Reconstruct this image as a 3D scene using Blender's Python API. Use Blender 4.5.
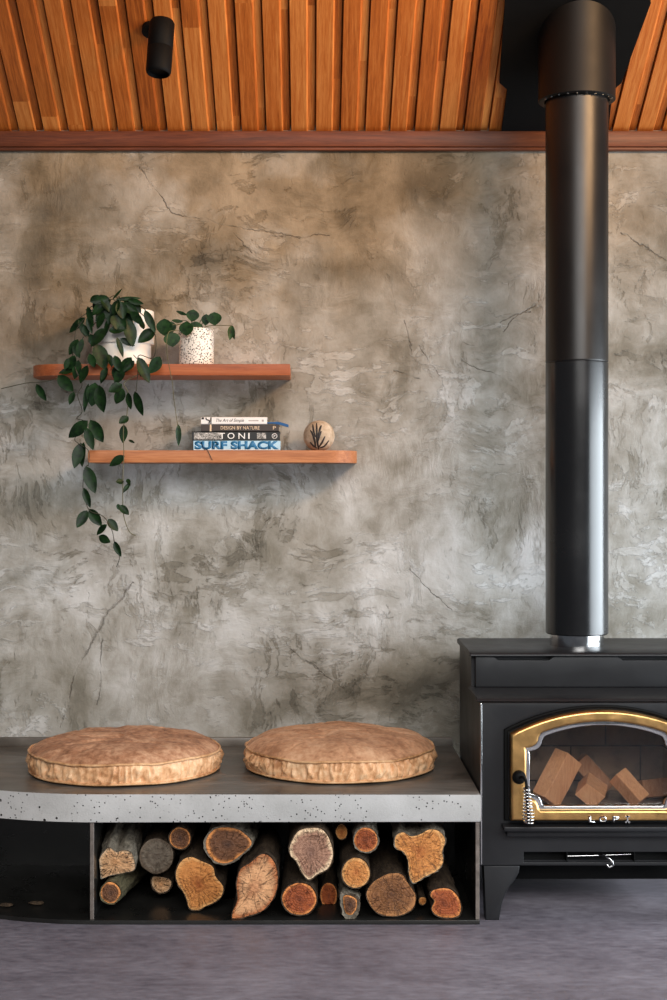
import bpy, bmesh, math, random
from mathutils import Vector, Matrix, noise as mnoise

C = bpy.context.scene
for o in list(bpy.data.objects):
    bpy.data.objects.remove(o)

# ------------------------------------------------------------------ camera
F = 1450.0            # focal length in pixels of the 667x1000 frame
VX, VY = 311.0, 492.0  # principal point in pixels
CAMY, CAMZ = -5.2, 1.30
cam_d = bpy.data.cameras.new('camera')
cam = bpy.data.objects.new('camera', cam_d)
C.collection.objects.link(cam)
cam.location = (0, CAMY, CAMZ)
cam.rotation_euler = (math.radians(90), 0, 0)
cam_d.sensor_fit = 'VERTICAL'
cam_d.sensor_height = 36.0
cam_d.lens = 36.0 * F / 1000.0
cam_d.shift_x = (333.5 - VX) / 1000.0
cam_d.shift_y = (VY - 500.0) / 1000.0
cam_d.clip_start = 0.05
C.camera = cam

# ------------------------------------------------------------------ light
w = bpy.data.worlds.new('room_ambient')
C.world = w
w.use_nodes = True
w.node_tree.nodes['Background'].inputs[0].default_value = (0.80, 0.88, 1.0, 1)
w.node_tree.nodes['Background'].inputs[1].default_value = 0.10


def area(name, loc, target, sx, sy, power, col, spread=180):
    d = bpy.data.lights.new(name, 'AREA')
    d.shape = 'RECTANGLE'
    d.size, d.size_y = sx, sy
    d.energy = power
    d.color = col
    d.spread = math.radians(spread)
    o = bpy.data.objects.new(name, d)
    C.collection.objects.link(o)
    o.location = loc
    o.rotation_euler = (Vector(target) - Vector(loc)).to_track_quat('-Z', 'Y').to_euler()
    return o


# daylight through the long window in the right hand side of the room
area('window_daylight', (3.5, -1.95, 0.98), (0.0, -1.95, 0.60), 3.8, 1.70, 134, (0.84, 0.93, 1.0), 130)
# added fill for frontal daylight, high behind the camera, clear of the flue's reflections
area('front_fill', (0.9, -7.8, 4.1), (0.1, -1.1, 0.0), 6.0, 2.8, 86, (1.0, 0.99, 0.97), 62)
# added warm wash for the upper wall and ceiling, no such lamp in view
area('warm_fill', (2.2, -2.6, 3.25), (-0.3, 0.0, 2.75), 1.4, 0.4, 24, (1.0, 0.60, 0.30), 75)

C.view_settings.view_transform = 'Standard'
C.view_settings.look = 'None'
C.view_settings.gamma = 1.0
C.view_settings.exposure = 0.0
C.view_settings.use_curve_mapping = False


# ------------------------------------------------------------------ helpers
def P(px, py, Z):
    """point seen at photo position (px, py) standing Z metres in front of the camera"""
    return Vector(((px - VX) * Z / F, CAMY + Z, CAMZ - (py - VY) * Z / F))


def srgb(r, g, b):
    f = lambda c: (c / 255 / 12.92) if c / 255 <= 0.04045 else ((c / 255 + 0.055) / 1.055) ** 2.4
    return (f(r), f(g), f(b), 1.0)


class NT:
    def __init__(s, name):
        s.m = bpy.data.materials.new(name)
        s.m.use_nodes = True
        s.t = s.m.node_tree
        s.b = s.t.nodes['Principled BSDF']

    def n(s, kind, **kw):
        nd = s.t.nodes.new('ShaderNode' + kind)
        for k, v in kw.items():
            setattr(nd, k, v)
        return nd

    def link(s, a, b):
        s.t.links.new(a, b)

    def inp(s, sock, v):
        if v is None:
            return
        if isinstance(v, bpy.types.NodeSocket):
            s.link(v, sock)
        elif sock.type == 'RGBA' and not hasattr(v, '__len__'):
            sock.default_value = (v, v, v, 1)
        elif sock.type == 'VECTOR' and not hasattr(v, '__len__'):
            sock.default_value = (v, v, v)
        else:
            sock.default_value = v

    def coord(s, what='Object'):
        return s.n('TexCoord').outputs[what]

    def math(s, op, a, b=None, c=None, clamp=False):
        nd = s.n('Math', operation=op)
        nd.use_clamp = clamp
        s.inp(nd.inputs[0], a)
        s.inp(nd.inputs[1], b)
        s.inp(nd.inputs[2], c)
        return nd.outputs[0]

    def vmath(s, op, a, b=None, out=0):
        nd = s.n('VectorMath', operation=op)
        s.inp(nd.inputs[0], a)
        s.inp(nd.inputs[1], b)
        return nd.outputs[out]

    def mapping(s, v, scale=(1, 1, 1), rot=(0, 0, 0), loc=(0, 0, 0)):
        nd = s.n('Mapping')
        s.link(v, nd.inputs[0])
        nd.inputs['Location'].default_value = loc
        nd.inputs['Rotation'].default_value = rot
        nd.inputs['Scale'].default_value = scale
        return nd.outputs[0]

    def noise(s, v, scale, detail=4, rough=0.5, dist=0.0, out='Fac'):
        nd = s.n('TexNoise')
        s.link(v, nd.inputs['Vector'])
        nd.inputs['Scale'].default_value = scale
        nd.inputs['Detail'].default_value = detail
        nd.inputs['Roughness'].default_value = rough
        nd.inputs['Distortion'].default_value = dist
        return nd.outputs[out]

    def voro(s, v, scale, feature='F1', out='Distance', rnd=1.0):
        nd = s.n('TexVoronoi', feature=feature)
        s.link(v, nd.inputs['Vector'])
        nd.inputs['Scale'].default_value = scale
        nd.inputs['Randomness'].default_value = rnd
        return nd.outputs[out]

    def ramp(s, f, stops, interp='LINEAR'):
        nd = s.n('ValToRGB')
        s.link(f, nd.inputs[0])
        cr = nd.color_ramp
        cr.interpolation = interp
        while len(cr.elements) < len(stops):
            cr.elements.new(0.5)
        for e, (p, c) in zip(cr.elements, stops):
            e.position = p
            e.color = c if hasattr(c, '__len__') else (c, c, c, 1)
        return nd.outputs[0]

    def mr(s, v, a, b, c=0.0, d=1.0):
        nd = s.n('MapRange')
        nd.interpolation_type = 'SMOOTHSTEP'
        s.link(v, nd.inputs[0])
        for i, x in enumerate((a, b, c, d)):
            nd.inputs[i + 1].default_value = x
        return nd.outputs[0]

    def mix(s, f, a, b, blend='MIX'):
        nd = s.n('Mix', data_type='RGBA', blend_type=blend)
        s.inp(nd.inputs[0], f)
        s.inp(nd.inputs[6], a)
        s.inp(nd.inputs[7], b)
        return nd.outputs[2]

    def bump(s, h, strength=0.3, dist=0.01, normal=None):
        nd = s.n('Bump')
        s.link(h, nd.inputs['Height'])
        nd.inputs['Strength'].default_value = strength
        nd.inputs['Distance'].default_value = dist
        if normal is not None:
            s.link(normal, nd.inputs['Normal'])
        return nd.outputs[0]

    def set(s, color=None, rough=None, metal=None, normal=None, spec=None, coat=None):
        for k, v in (('Base Color', color), ('Roughness', rough), ('Metallic', metal), ('Normal', normal),
                     ('Specular IOR Level', spec), ('Coat Weight', coat)):
            if v is not None:
                s.inp(s.b.inputs[k], v)
        return s.m


def simple(name, col, rough=0.5, metal=0.0, var=0.12, scale=30, bump=0.0, spec=None):
    """plain material with a little procedural variation"""
    t = NT(name)
    co = t.coord()
    nz = t.noise(co, scale, 4, 0.6)
    dark = tuple(c * (1 - var) for c in col[:3]) + (1,)
    lite = tuple(min(1, c * (1 + var)) for c in col[:3]) + (1,)
    c = t.ramp(nz, [(0.3, dark), (0.7, lite)])
    r = t.mr(nz, 0.2, 0.8, max(0, rough - 0.05), min(1, rough + 0.05))
    return t.set(c, r, metal, t.bump(nz, bump, 0.004) if bump else None, spec)


def mesh_from_bm(name, bm, smooth=None):
    me = bpy.data.meshes.new(name)
    bmesh.ops.recalc_face_normals(bm, faces=bm.faces)
    bm.to_mesh(me)
    bm.free()
    return me


def obj(name, bm, mats, parent=None, smooth=40, recalc=True):
    me = bpy.data.meshes.new(name)
    if recalc:
        bmesh.ops.recalc_face_normals(bm, faces=bm.faces)
    bm.to_mesh(me)
    bm.free()
    o = bpy.data.objects.new(name, me)
    C.collection.objects.link(o)
    for m in (mats if isinstance(mats, (list, tuple)) else [mats]):
        me.materials.append(m)
    if smooth:
        for p in me.polygons:
            p.use_smooth = True
        if smooth < 180:
            me.set_sharp_from_angle(angle=math.radians(smooth))
    if parent is not None:
        o.parent = parent
        o.matrix_parent_inverse = Matrix.Translation(-parent.location) @ Matrix()
        # children are built in world coordinates, so undo the empty's own offset
    return o


def tag(o, label, cat, group=None):
    o['label'] = label
    o['category'] = cat
    if group:
        o['group'] = group
    return o


def thing(name, label, cat, loc=(0, 0, 0), group=None):
    o = bpy.data.objects.new(name, None)
    o.empty_display_size = 0.05
    o.location = loc
    C.collection.objects.link(o)
    return tag(o, label, cat, group)


def struct(o):
    o['kind'] = 'structure'
    return o


def add_box(bm, x0, x1, y0, y1, z0, z1, bevel=0.0, segs=2):
    vs = [bm.verts.new((x, y, z)) for x in (x0, x1) for y in (y0, y1) for z in (z0, z1)]
    idx = [(0, 1, 3, 2), (4, 6, 7, 5), (0, 4, 5, 1), (2, 3, 7, 6), (0, 2, 6, 4), (1, 5, 7, 3)]
    fs = [bm.faces.new([vs[i] for i in f]) for f in idx]
    if bevel:
        es = list({e for f in fs for e in f.edges})
        bmesh.ops.bevel(bm, geom=es, offset=bevel, segments=segs, profile=0.5, affect='EDGES')
    return fs


def add_lathe(bm, prof, cx, cy, n=64, jitter=None):
    """prof: list of (r, z); rings about a vertical axis"""
    rings = []
    for r, z in prof:
        if r < 1e-6:
            rings.append([bm.verts.new((cx, cy, z))])
        else:
            rings.append([bm.verts.new((cx + r * math.cos(2 * math.pi * i / n), cy + r * math.sin(2 * math.pi * i / n), z))
                          for i in range(n)])
    fs = []
    for a, b in zip(rings, rings[1:]):
        for i in range(n):
            j = (i + 1) % n
            if len(a) == 1 and len(b) == 1:
                continue
            if len(a) == 1:
                fs.append(bm.faces.new((a[0], b[i], b[j])))
            elif len(b) == 1:
                fs.append(bm.faces.new((a[i], b[0], a[j])))
            else:
                fs.append(bm.faces.new((a[i], b[i], b[j], a[j])))
    return fs


def add_tube(bm, pts, rad, n=10, closed=False, caps=True):
    pts = [Vector(p) for p in pts]
    m = len(pts)
    rads = rad if hasattr(rad, '__len__') else [rad] * m
    rings = []
    up = None
    for i, p in enumerate(pts):
        a = pts[(i - 1) % m] if (closed or i > 0) else p
        b = pts[(i + 1) % m] if (closed or i < m - 1) else p
        t = (b - a).normalized()
        if up is None:
            up = Vector((0, 0, 1)) if abs(t.z) < 0.9 else Vector((1, 0, 0))
        s = t.cross(up)
        if s.length < 1e-5:
            s = t.cross(Vector((0.3, 1, 0.2)))
        s.normalize()
        up = s.cross(t).normalized()
        rings.append([bm.verts.new(p + (s * math.cos(2 * math.pi * k / n) + up * math.sin(2 * math.pi * k / n)) * rads[i])
                      for k in range(n)])
    rng = range(m) if closed else range(m - 1)
    for i in rng:
        a, b = rings[i], rings[(i + 1) % m]
        for k in range(n):
            bm.faces.new((a[k], a[(k + 1) % n], b[(k + 1) % n], b[k]))
    if caps and not closed:
        bm.faces.new(rings[0][::-1])
        bm.faces.new(rings[-1])


def catmull(pts, per=8, closed=False):
    pts = [Vector(p) for p in pts]
    n = len(pts)
    out = []
    for i in range(n if closed else n - 1):
        if closed:
            p0, p1, p2, p3 = (pts[(i + k - 1) % n] for k in range(4))
        else:
            p0, p1, p2, p3 = pts[max(i - 1, 0)], pts[i], pts[i + 1], pts[min(i + 2, n - 1)]
        for k in range(per):
            t = k / per
            out.append(0.5 * ((2 * p1) + (p2 - p0) * t + (2 * p0 - 5 * p1 + 4 * p2 - p3) * t * t + (3 * p1 - p0 - 3 * p2 + p3) * t ** 3))
    if not closed:
        out.append(pts[-1])
    return out


def curve_mesh(cd):
    o = bpy.data.objects.new('temp', cd)
    C.collection.objects.link(o)
    dg = bpy.context.evaluated_depsgraph_get()
    me = bpy.data.meshes.new_from_object(o.evaluated_get(dg))
    bpy.data.objects.remove(o)
    return me


def add_plate(bm, loops, y_front, y_back, bevel=0.0, res=2):
    """flat plate in the XZ plane: loops[0] outer outline, the rest holes (lists of (x, z))"""
    cd = bpy.data.curves.new('temp', 'CURVE')
    cd.dimensions = '2D'
    cd.fill_mode = 'BOTH'
    for lp in loops:
        sp = cd.splines.new('POLY')
        sp.points.add(len(lp) - 1)
        for p, (x, z) in zip(sp.points, lp):
            p.co = (x, z, 0, 1)
        sp.use_cyclic_u = True
    cd.extrude = max(0.0001, abs(y_back - y_front) / 2 - bevel)
    cd.bevel_depth = bevel
    cd.bevel_resolution = res
    cd.offset = -bevel
    me = curve_mesh(cd)
    ym = (y_front + y_back) / 2
    me.transform(Matrix(((1, 0, 0, 0), (0, 0, -1, ym), (0, 1, 0, 0), (0, 0, 0, 1))))
    bm.from_mesh(me)
    bpy.data.meshes.remove(me)
    bmesh.ops.remove_doubles(bm, verts=bm.verts, dist=1e-5)


def add_text(bm, body, x0, x1, z0, z1, y, depth=0.0006, shear=0.0, bold=0.0, spacing=1.0):
    """lettering facing -Y stretched into the box x0..x1, z0..z1"""
    cd = bpy.data.curves.new('temp', 'FONT')
    cd.body = body
    cd.size = 1
    cd.shear = shear
    cd.offset = bold
    cd.space_character = spacing
    cd.resolution_u = 4
    me = curve_mesh(cd)
    xs = [v.co.x for v in me.vertices]
    ys = [v.co.y for v in me.vertices]
    sx = (x1 - x0) / (max(xs) - min(xs))
    sz = (z1 - z0) / (max(ys) - min(ys))
    a, b = min(xs), min(ys)
    tmp = bmesh.new()
    tmp.from_mesh(me)
    bpy.data.meshes.remove(me)
    for v in tmp.verts:
        v.co = Vector((x0 + (v.co.x - a) * sx, y, z0 + (v.co.y - b) * sz))
    r = bmesh.ops.extrude_face_region(tmp, geom=list(tmp.faces))
    for v in [g for g in r['geom'] if isinstance(g, bmesh.types.BMVert)]:
        v.co.y -= depth
    me2 = bpy.data.meshes.new('temp')
    tmp.to_mesh(me2)
    tmp.free()
    bm.from_mesh(me2)
    bpy.data.meshes.remove(me2)


# ------------------------------------------------------------------ materials
def plaster_material():
    t = NT('trowelled_plaster')
    co = t.coord()

    def warp(scale, amt, loc=(0, 0, 0)):
        c = t.vmath('SUBTRACT', t.noise(t.mapping(co, loc=loc), scale, 3, 0.55, out='Color'), (0.5, 0.5, 0.5))
        sv = t.vmath('SCALE', c)
        sv.node.inputs['Scale'].default_value = amt
        return t.vmath('ADD', co, sv)
    cw = warp(2.4, 0.22)
    cs = warp(2.6, 0.22, (4, 4, 4))
    big = t.noise(cw, 2.6, 8, 0.60, 0.0)
    mid = t.noise(t.mapping(cw, scale=(1.25, 1, 0.8), rot=(0, 0.5, 0)), 6.5, 8, 0.64, 0.0)
    hue = t.noise(t.mapping(co, loc=(3, 1, 7)), 2.6, 5, 0.58, 0.0)
    # soft trowel strokes in three directions
    s1 = t.noise(t.mapping(cs, scale=(2.6, 1, 11), rot=(0, 0.75, 0)), 3.6, 7, 0.66)
    s2 = t.noise(t.mapping(cs, scale=(11, 1, 2.6), rot=(0, 0.25, 0)), 3.4, 7, 0.66)
    s3 = t.noise(t.mapping(cs, scale=(2.6, 1, 12), rot=(0, -0.7, 0)), 3.6, 7, 0.66)
    pick = t.noise(t.mapping(co, loc=(9, 2, 4)), 4.0, 3, 0.5)
    pick2 = t.noise(t.mapping(co, loc=(1, 8, 2)), 3.6, 3, 0.5)
    st = t.mix(t.mr(pick, 0.44, 0.54), s1, s3)
    st = t.mix(t.mr(pick2, 0.52, 0.62), st, s2)
    # placed patches: darker and paler plaster, plus the stove's shadow painted on the wall
    px = lambda x, y: P(x, y, 5.2)
    acc = None
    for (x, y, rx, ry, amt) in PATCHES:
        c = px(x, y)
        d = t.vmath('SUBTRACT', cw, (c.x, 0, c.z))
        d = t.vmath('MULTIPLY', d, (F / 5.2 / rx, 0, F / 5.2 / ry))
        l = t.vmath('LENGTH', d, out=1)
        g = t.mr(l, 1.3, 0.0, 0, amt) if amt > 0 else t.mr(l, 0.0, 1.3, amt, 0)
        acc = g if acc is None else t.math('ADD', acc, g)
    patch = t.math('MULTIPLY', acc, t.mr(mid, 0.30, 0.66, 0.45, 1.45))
    rough_zone = t.mr(t.noise(t.mapping(co, loc=(5, 5, 5)), 3.2, 3, 0.5, 0.3), 0.44, 0.60)
    v = t.math('MULTIPLY_ADD', big, 1.5, -0.24)
    v = t.math('MULTIPLY_ADD', t.math('SUBTRACT', mid, 0.5), 0.50, v)
    v = t.math('MULTIPLY_ADD', t.math('MULTIPLY', t.math('SUBTRACT', st, 0.5), t.math('MULTIPLY_ADD', rough_zone, 0.85, 0.10)), 0.42, v)
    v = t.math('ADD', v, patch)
    # torn skins of plaster: islands with crisp ragged edges
    skin = None
    for (rot, sc, loc, lo, amt, zs, zl) in ((0.15, (2.6, 1, 0.9), (2, 3, 1), 0.545, -0.15, 2.4, (5, 5, 5)), (0.85, (1.1, 1, 3.2), (6, 1, 2), 0.55, -0.13, 2.8, (1, 7, 3)),
                                        (-0.7, (1.0, 1, 3.6), (8, 4, 4), 0.55, 0.15, 2.6, (4, 2, 9)), (0.4, (1.3, 1, 1.8), (3, 9, 5), 0.54, 0.13, 2.2, (8, 8, 1)),
                                        (-0.25, (3.4, 1, 1.2), (1, 1, 6), 0.56, -0.12, 2.7, (2, 6, 6))):
        f = t.noise(t.mapping(cs, scale=sc, rot=(0, rot, 0), loc=loc), 5.2, 9, 0.70)
        z = t.mr(t.noise(t.mapping(co, loc=zl), zs, 3, 0.5), 0.48, 0.62)
        g = t.math('MULTIPLY', t.mr(f, lo, lo + 0.035, 0, 1), z)
        # the skin fades out away from its torn edge
        g = t.math('MULTIPLY', g, t.mr(f, lo + 0.22, lo + 0.02, 0.25, 1))
        gv = t.math('MULTIPLY', g, amt)
        skin = gv if skin is None else t.math('ADD', skin, gv)
    v = t.math('ADD', v, skin)
    col = t.ramp(v, [(0.08, srgb(82, 78, 68)), (0.34, srgb(127, 123, 112)), (0.52, srgb(159, 157, 150)),
                     (0.70, srgb(186, 186, 183)), (0.92, srgb(210, 212, 212))])
    # brown tint: plaster mottling, and the warm light high on the wall painted in
    warm_tint = None
    for (x, y, rx, ry, amt) in WARM_TINT:
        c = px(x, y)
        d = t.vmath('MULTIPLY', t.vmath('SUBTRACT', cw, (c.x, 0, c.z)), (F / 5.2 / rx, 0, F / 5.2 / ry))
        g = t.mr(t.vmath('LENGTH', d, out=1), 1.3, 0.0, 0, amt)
        warm_tint = g if warm_tint is None else t.math('ADD', warm_tint, g)
    warm_tint = t.math('MULTIPLY', t.math('ADD', warm_tint, 0.06), t.mr(hue, 0.30, 0.62, 0.35, 1.1), clamp=True)
    col = t.mix(warm_tint, col, t.mix(1.0, col, (0.72, 0.58, 0.42, 1), 'MULTIPLY'))
    # fine scratches left by the trowel edge
    scr_a = t.noise(t.mapping(cs, scale=(3.0, 1, 46), rot=(0, -0.65, 0)), 3.5, 3, 0.6)
    scr_b = t.noise(t.mapping(cs, scale=(40, 1, 3.4), rot=(0, 0.3, 0)), 3.5, 3, 0.6)
    scr = t.mix(t.mr(pick, 0.46, 0.54), scr_a, scr_b)
    scr = t.math('MULTIPLY', t.mr(scr, 0.62, 0.78), t.mr(t.noise(t.mapping(co, loc=(2, 2, 8)), 6.0, 4), 0.50, 0.64))
    # long cracks where the photo shows them
    wob = t.vmath('SCALE', t.vmath('SUBTRACT', t.noise(co, 9, 6, 0.68, out='Color'), (0.5, 0.5, 0.5)))
    wob.node.inputs['Scale'].default_value = 0.06
    cc = t.vmath('MULTIPLY', t.vmath('ADD', co, wob), (1, 0, 1))
    crack = None
    for (x0, y0, x1, y1, wd) in CRACKS:
        a, b = px(x0, y0), px(x1, y1)
        a = Vector((a.x, 0, a.z)); b = Vector((b.x, 0, b.z))
        ab = b - a
        pa = t.vmath('SUBTRACT', cc, tuple(a))
        h = t.math('DIVIDE', t.vmath('DOT_PRODUCT', pa, tuple(ab), out=1), ab.length_squared, clamp=True)
        sc = t.n('VectorMath', operation='SCALE')
        sc.inputs[0].default_value = tuple(ab)
        t.link(h, sc.inputs['Scale'])
        d = t.vmath('LENGTH', t.vmath('SUBTRACT', pa, sc.outputs[0]), out=1)
        g = t.mr(d, wd * 0.9, 0.0, 0, 1)
        crack = g if crack is None else t.math('MAXIMUM', crack, g)
    crack = t.math('MULTIPLY', crack, t.mr(t.noise(co, 13, 4), 0.40, 0.56, 0.12, 1.0))
    dark = t.math('MULTIPLY', scr, 0.45)
    dark = t.math('MAXIMUM', dark, t.math('MULTIPLY', crack, 0.5))
    col = t.mix(dark, col, srgb(82, 74, 62))
    h = t.math('MULTIPLY_ADD', t.math('MULTIPLY', st, t.math('MULTIPLY_ADD', rough_zone, 0.6, 0.12)), 0.8, t.math('MULTIPLY', mid, 0.55))
    h = t.math('MULTIPLY_ADD', crack, -0.7, h)
    h = t.math('MULTIPLY_ADD', skin, 1.6, h)
    h = t.math('MULTIPLY_ADD', scr, -0.25, h)
    h = t.math('MULTIPLY_ADD', t.noise(co, 55, 6, 0.7), 0.22, h)
    return t.set(col, t.mr(mid, 0.3, 0.7, 0.55, 0.75), 0.0, t.bump(h, 0.65, 0.014), 0.3)


# (x, y, rx, ry, lightness) in photo pixels on the wall
PATCHES = [(420, 185, 75, 55, -0.20), (330, 275, 95, 16, -0.16), (470, 250, 50, 60, -0.16), (520, 230, 30, 70, -0.10),
           (100, 210, 70, 30, -0.14), (30, 190, 40, 40, -0.06), (390, 390, 40, 50, 0.16), (420, 130, 60, 20, -0.05),
           (210, 245, 80, 30, -0.08), (180, 190, 60, 30, 0.03), (410, 560, 110, 130, 0.09), (60, 610, 80, 90, 0.12),
           (150, 640, 60, 60, 0.10), (405, 695, 70, 60, -0.30), (250, 560, 50, 50, -0.02), (520, 560, 40, 90, 0.12),  # the darkest patch here is the stove's wall shadow, put into the colour
           (30, 420, 40, 40, -0.05), (470, 470, 60, 60, -0.05), (350, 490, 30, 40, 0.06), (290, 400, 60, 40, -0.05),
           (640, 480, 40, 150, 0.08), (300, 330, 70, 40, -0.02), (240, 700, 70, 40, -0.10), (330, 640, 60, 30, 0.08)]
WARM_TINT = [(140, 220, 240, 130, 0.9), (330, 250, 190, 130, 0.7), (420, 170, 170, 80, 0.5), (60, 330, 140, 110, 0.6), (280, 360, 130, 80, 0.5), (560, 200, 140, 110, 0.4), (60, 160, 200, 60, .5), (330, 160, 260, 60, .4), (640, 190, 90, 120, .5), (320, 540, 70, 60, 0.35), (400, 700, 90, 50, 0.3)]  # brown mottling together with painted warm light on the upper wall
CRACKS = [(131, 582, 108, 615, .006), (108, 615, 76, 672, .007), (76, 672, 60, 728, .006), (102, 640, 98, 705, .004),
          (138, 166, 172, 214, .004), (172, 214, 232, 226, .004), (232, 226, 300, 238, .004), (234, 232, 252, 252, .003),
          (270, 237, 330, 236, .003), (405, 320, 412, 352, .003), (420, 345, 445, 386, .003), (502, 330, 540, 300, .004),
          (300, 656, 345, 690, .003), (280, 640, 318, 668, .003), (410, 570, 450, 610, .003), (620, 232, 667, 262, .004),
          (500, 322, 530, 312, .003), (395, 372, 420, 380, .003), (460, 362, 500, 374, .003)]


def wood_material(name, dark, mid, lite, axis='Y', boards=None, rough=0.45, grain=1.0):
    t = NT(name)
    co = t.coord()
    st = {'X': (0.9, 16, 16), 'Y': (26, 0.8, 26), 'Z': (16, 16, 0.9)}[axis]
    if boards:
        x0, pitch = boards
        sep = t.n('SeparateXYZ')
        t.link(co, sep.inputs[0])
        idx = t.math('FLOOR', t.math('DIVIDE', t.math('SUBTRACT', sep.outputs[0], x0), pitch))
        frac = t.math('FRACT', t.math('DIVIDE', t.math('SUBTRACT', sep.outputs[0], x0), pitch))
        strip = t.math('GREATER_THAN', frac, 0.700)
        idx = t.math('ADD', idx, t.math('MULTIPLY', strip, 0.37))
        wn = t.n('TexWhiteNoise', noise_dimensions='1D')
        t.link(idx, wn.inputs['W'])
        seg = t.math('FLOOR', t.math('ADD', t.math('MULTIPLY', sep.outputs[1], 1.15), t.math('MULTIPLY', wn.outputs[0], 7)))
        cmb = t.n('CombineXYZ')
        t.link(idx, cmb.inputs[0])
        t.link(seg, cmb.inputs[1])
        w2 = t.n('TexWhiteNoise', noise_dimensions='3D')
        t.link(cmb.outputs[0], w2.inputs['Vector'])
        tone = w2.outputs[0]
        off = t.vmath('SCALE', w2.outputs[1])
        off.node.inputs['Scale'].default_value = 8
        cg = t.vmath('ADD', co, off)
    else:
        tone, cg = None, co
    if boards:
        st = (26, 1.0, 1.0)
    g = t.noise(t.mapping(cg, scale=st), 4.0 * grain, 6, 0.65, 0.6)
    fine = t.noise(t.mapping(cg, scale=tuple(c * 4 for c in st)), 6.0 * grain, 3, 0.6)
    v = t.math('MULTIPLY_ADD', fine, 0.35, t.math('MULTIPLY', g, 0.75))
    if tone is not None:
        v = t.math('MULTIPLY_ADD', t.math('SUBTRACT', tone, 0.5), 0.30, v)
        v = t.math('MULTIPLY_ADD', strip, -0.015, v)
    c = t.ramp(v, [(0.28, dark), (0.53, mid), (0.80, lite)])
    return t.set(c, rough, 0.0, t.bump(fine, 0.15, 0.002), 0.35)


def concrete_face():
    t = NT('pitted_concrete_face')
    co = t.coord()
    n1 = t.noise(co, 6, 5, 0.6)
    base = t.ramp(n1, [(0.3, srgb(168, 166, 163)), (0.7, srgb(192, 190, 188))])
    d1 = t.voro(co, 42)
    sel1 = t.voro(co, 42, out='Color')
    sp = t.n('SeparateColor'); t.link(sel1, sp.inputs[0])
    pit1 = t.math('MULTIPLY', t.math('LESS_THAN', d1, t.math('MULTIPLY_ADD', sp.outputs[1], 0.13, 0.06)), t.math('GREATER_THAN', sp.outputs[0], 0.30))
    d2 = t.voro(co, 120)
    sel2 = t.voro(co, 120, out='Color')
    sp2 = t.n('SeparateColor'); t.link(sel2, sp2.inputs[0])
    pit2 = t.math('MULTIPLY', t.math('LESS_THAN', d2, 0.27), t.math('GREATER_THAN', sp2.outputs[0], 0.72))
    pit2 = t.math('MULTIPLY', pit2, t.mr(t.noise(co, 9, 2), 0.42, 0.52))
    pit = t.math('MAXIMUM', pit1, pit2)
    fine = t.noise(co, 160, 3, 0.6)
    col = t.mix(t.math('MULTIPLY', t.mr(fine, 0.55, 0.75), 0.25), base, srgb(120, 118, 112))
    col = t.mix(pit, col, srgb(38, 36, 34))
    h = t.math('SUBTRACT', t.math('MULTIPLY', fine, 0.2), pit)
    return t.set(col, 0.7, 0.0, t.bump(h, 0.7, 0.006), 0.3)


def concrete_top():
    t = NT('sealed_concrete_top')
    co = t.coord()
    n1 = t.noise(t.mapping(co, scale=(0.7, 1.6, 1)), 4, 6, 0.6, 0.8)
    n2 = t.noise(t.mapping(co, scale=(0.5, 3, 1)), 16, 4, 0.6)
    v = t.math('MULTIPLY_ADD', n2, 0.3, t.math('MULTIPLY', n1, 0.75))
    col = t.ramp(v, [(0.32, srgb(60, 55, 49)), (0.52, srgb(92, 86, 79)), (0.72, srgb(128, 122, 114))])
    return t.set(col, t.mr(n1, 0.35, 0.65, 0.28, 0.5), 0.0, t.bump(n2, 0.1, 0.003), 0.5)


def floor_material():
    t = NT('polished_concrete_floor')
    co = t.coord()
    n1 = t.noise(t.mapping(co, scale=(0.7, 1.3, 1)), 3.2, 6, 0.62, 0.8)
    n2 = t.noise(t.mapping(co, scale=(1, 2.4, 1)), 22, 5, 0.65)
    v = t.math('MULTIPLY_ADD', n2, 0.55, t.math('MULTIPLY', n1, 0.55))
    col = t.ramp(v, [(0.36, srgb(84, 78, 86)), (0.52, srgb(112, 106, 114)), (0.75, srgb(142, 137, 145))])
    return t.set(col, t.mr(n2, 0.3, 0.7, 0.42, 0.6), 0.0, t.bump(n2, 0.12, 0.003), 0.4)


def leather_material(name, dark, mid, lite, rough=0.6):
    t = NT(name)
    co = t.coord()
    n1 = t.noise(co, 9, 6, 0.65, 0.5)
    n2 = t.noise(co, 60, 4, 0.6)
    v = t.math('MULTIPLY_ADD', n2, 0.45, t.math('MULTIPLY', n1, 0.65))
    col = t.ramp(v, [(0.42, dark), (0.54, mid), (0.68, lite)])
    h = t.math('ADD', t.math('MULTIPLY', t.voro(co, 220), 0.4), n2)
    return t.set(col, rough, 0.0, t.bump(h, 0.25, 0.003), 0.35)


def bark_material(name, dark, lite):
    t = NT(name)
    co = t.coord()
    g = t.noise(t.mapping(co, scale=(34, 6, 34)), 2.2, 7, 0.7, 0.8)
    n = t.noise(co, 60, 5, 0.65)
    v = t.math('MULTIPLY_ADD', n, 0.4, t.math('MULTIPLY', g, 0.65))
    col = t.ramp(v, [(0.36, dark), (0.66, lite)])
    return t.set(col, 0.85, 0.0, t.bump(v, 1.0, 0.012), 0.25)


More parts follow.
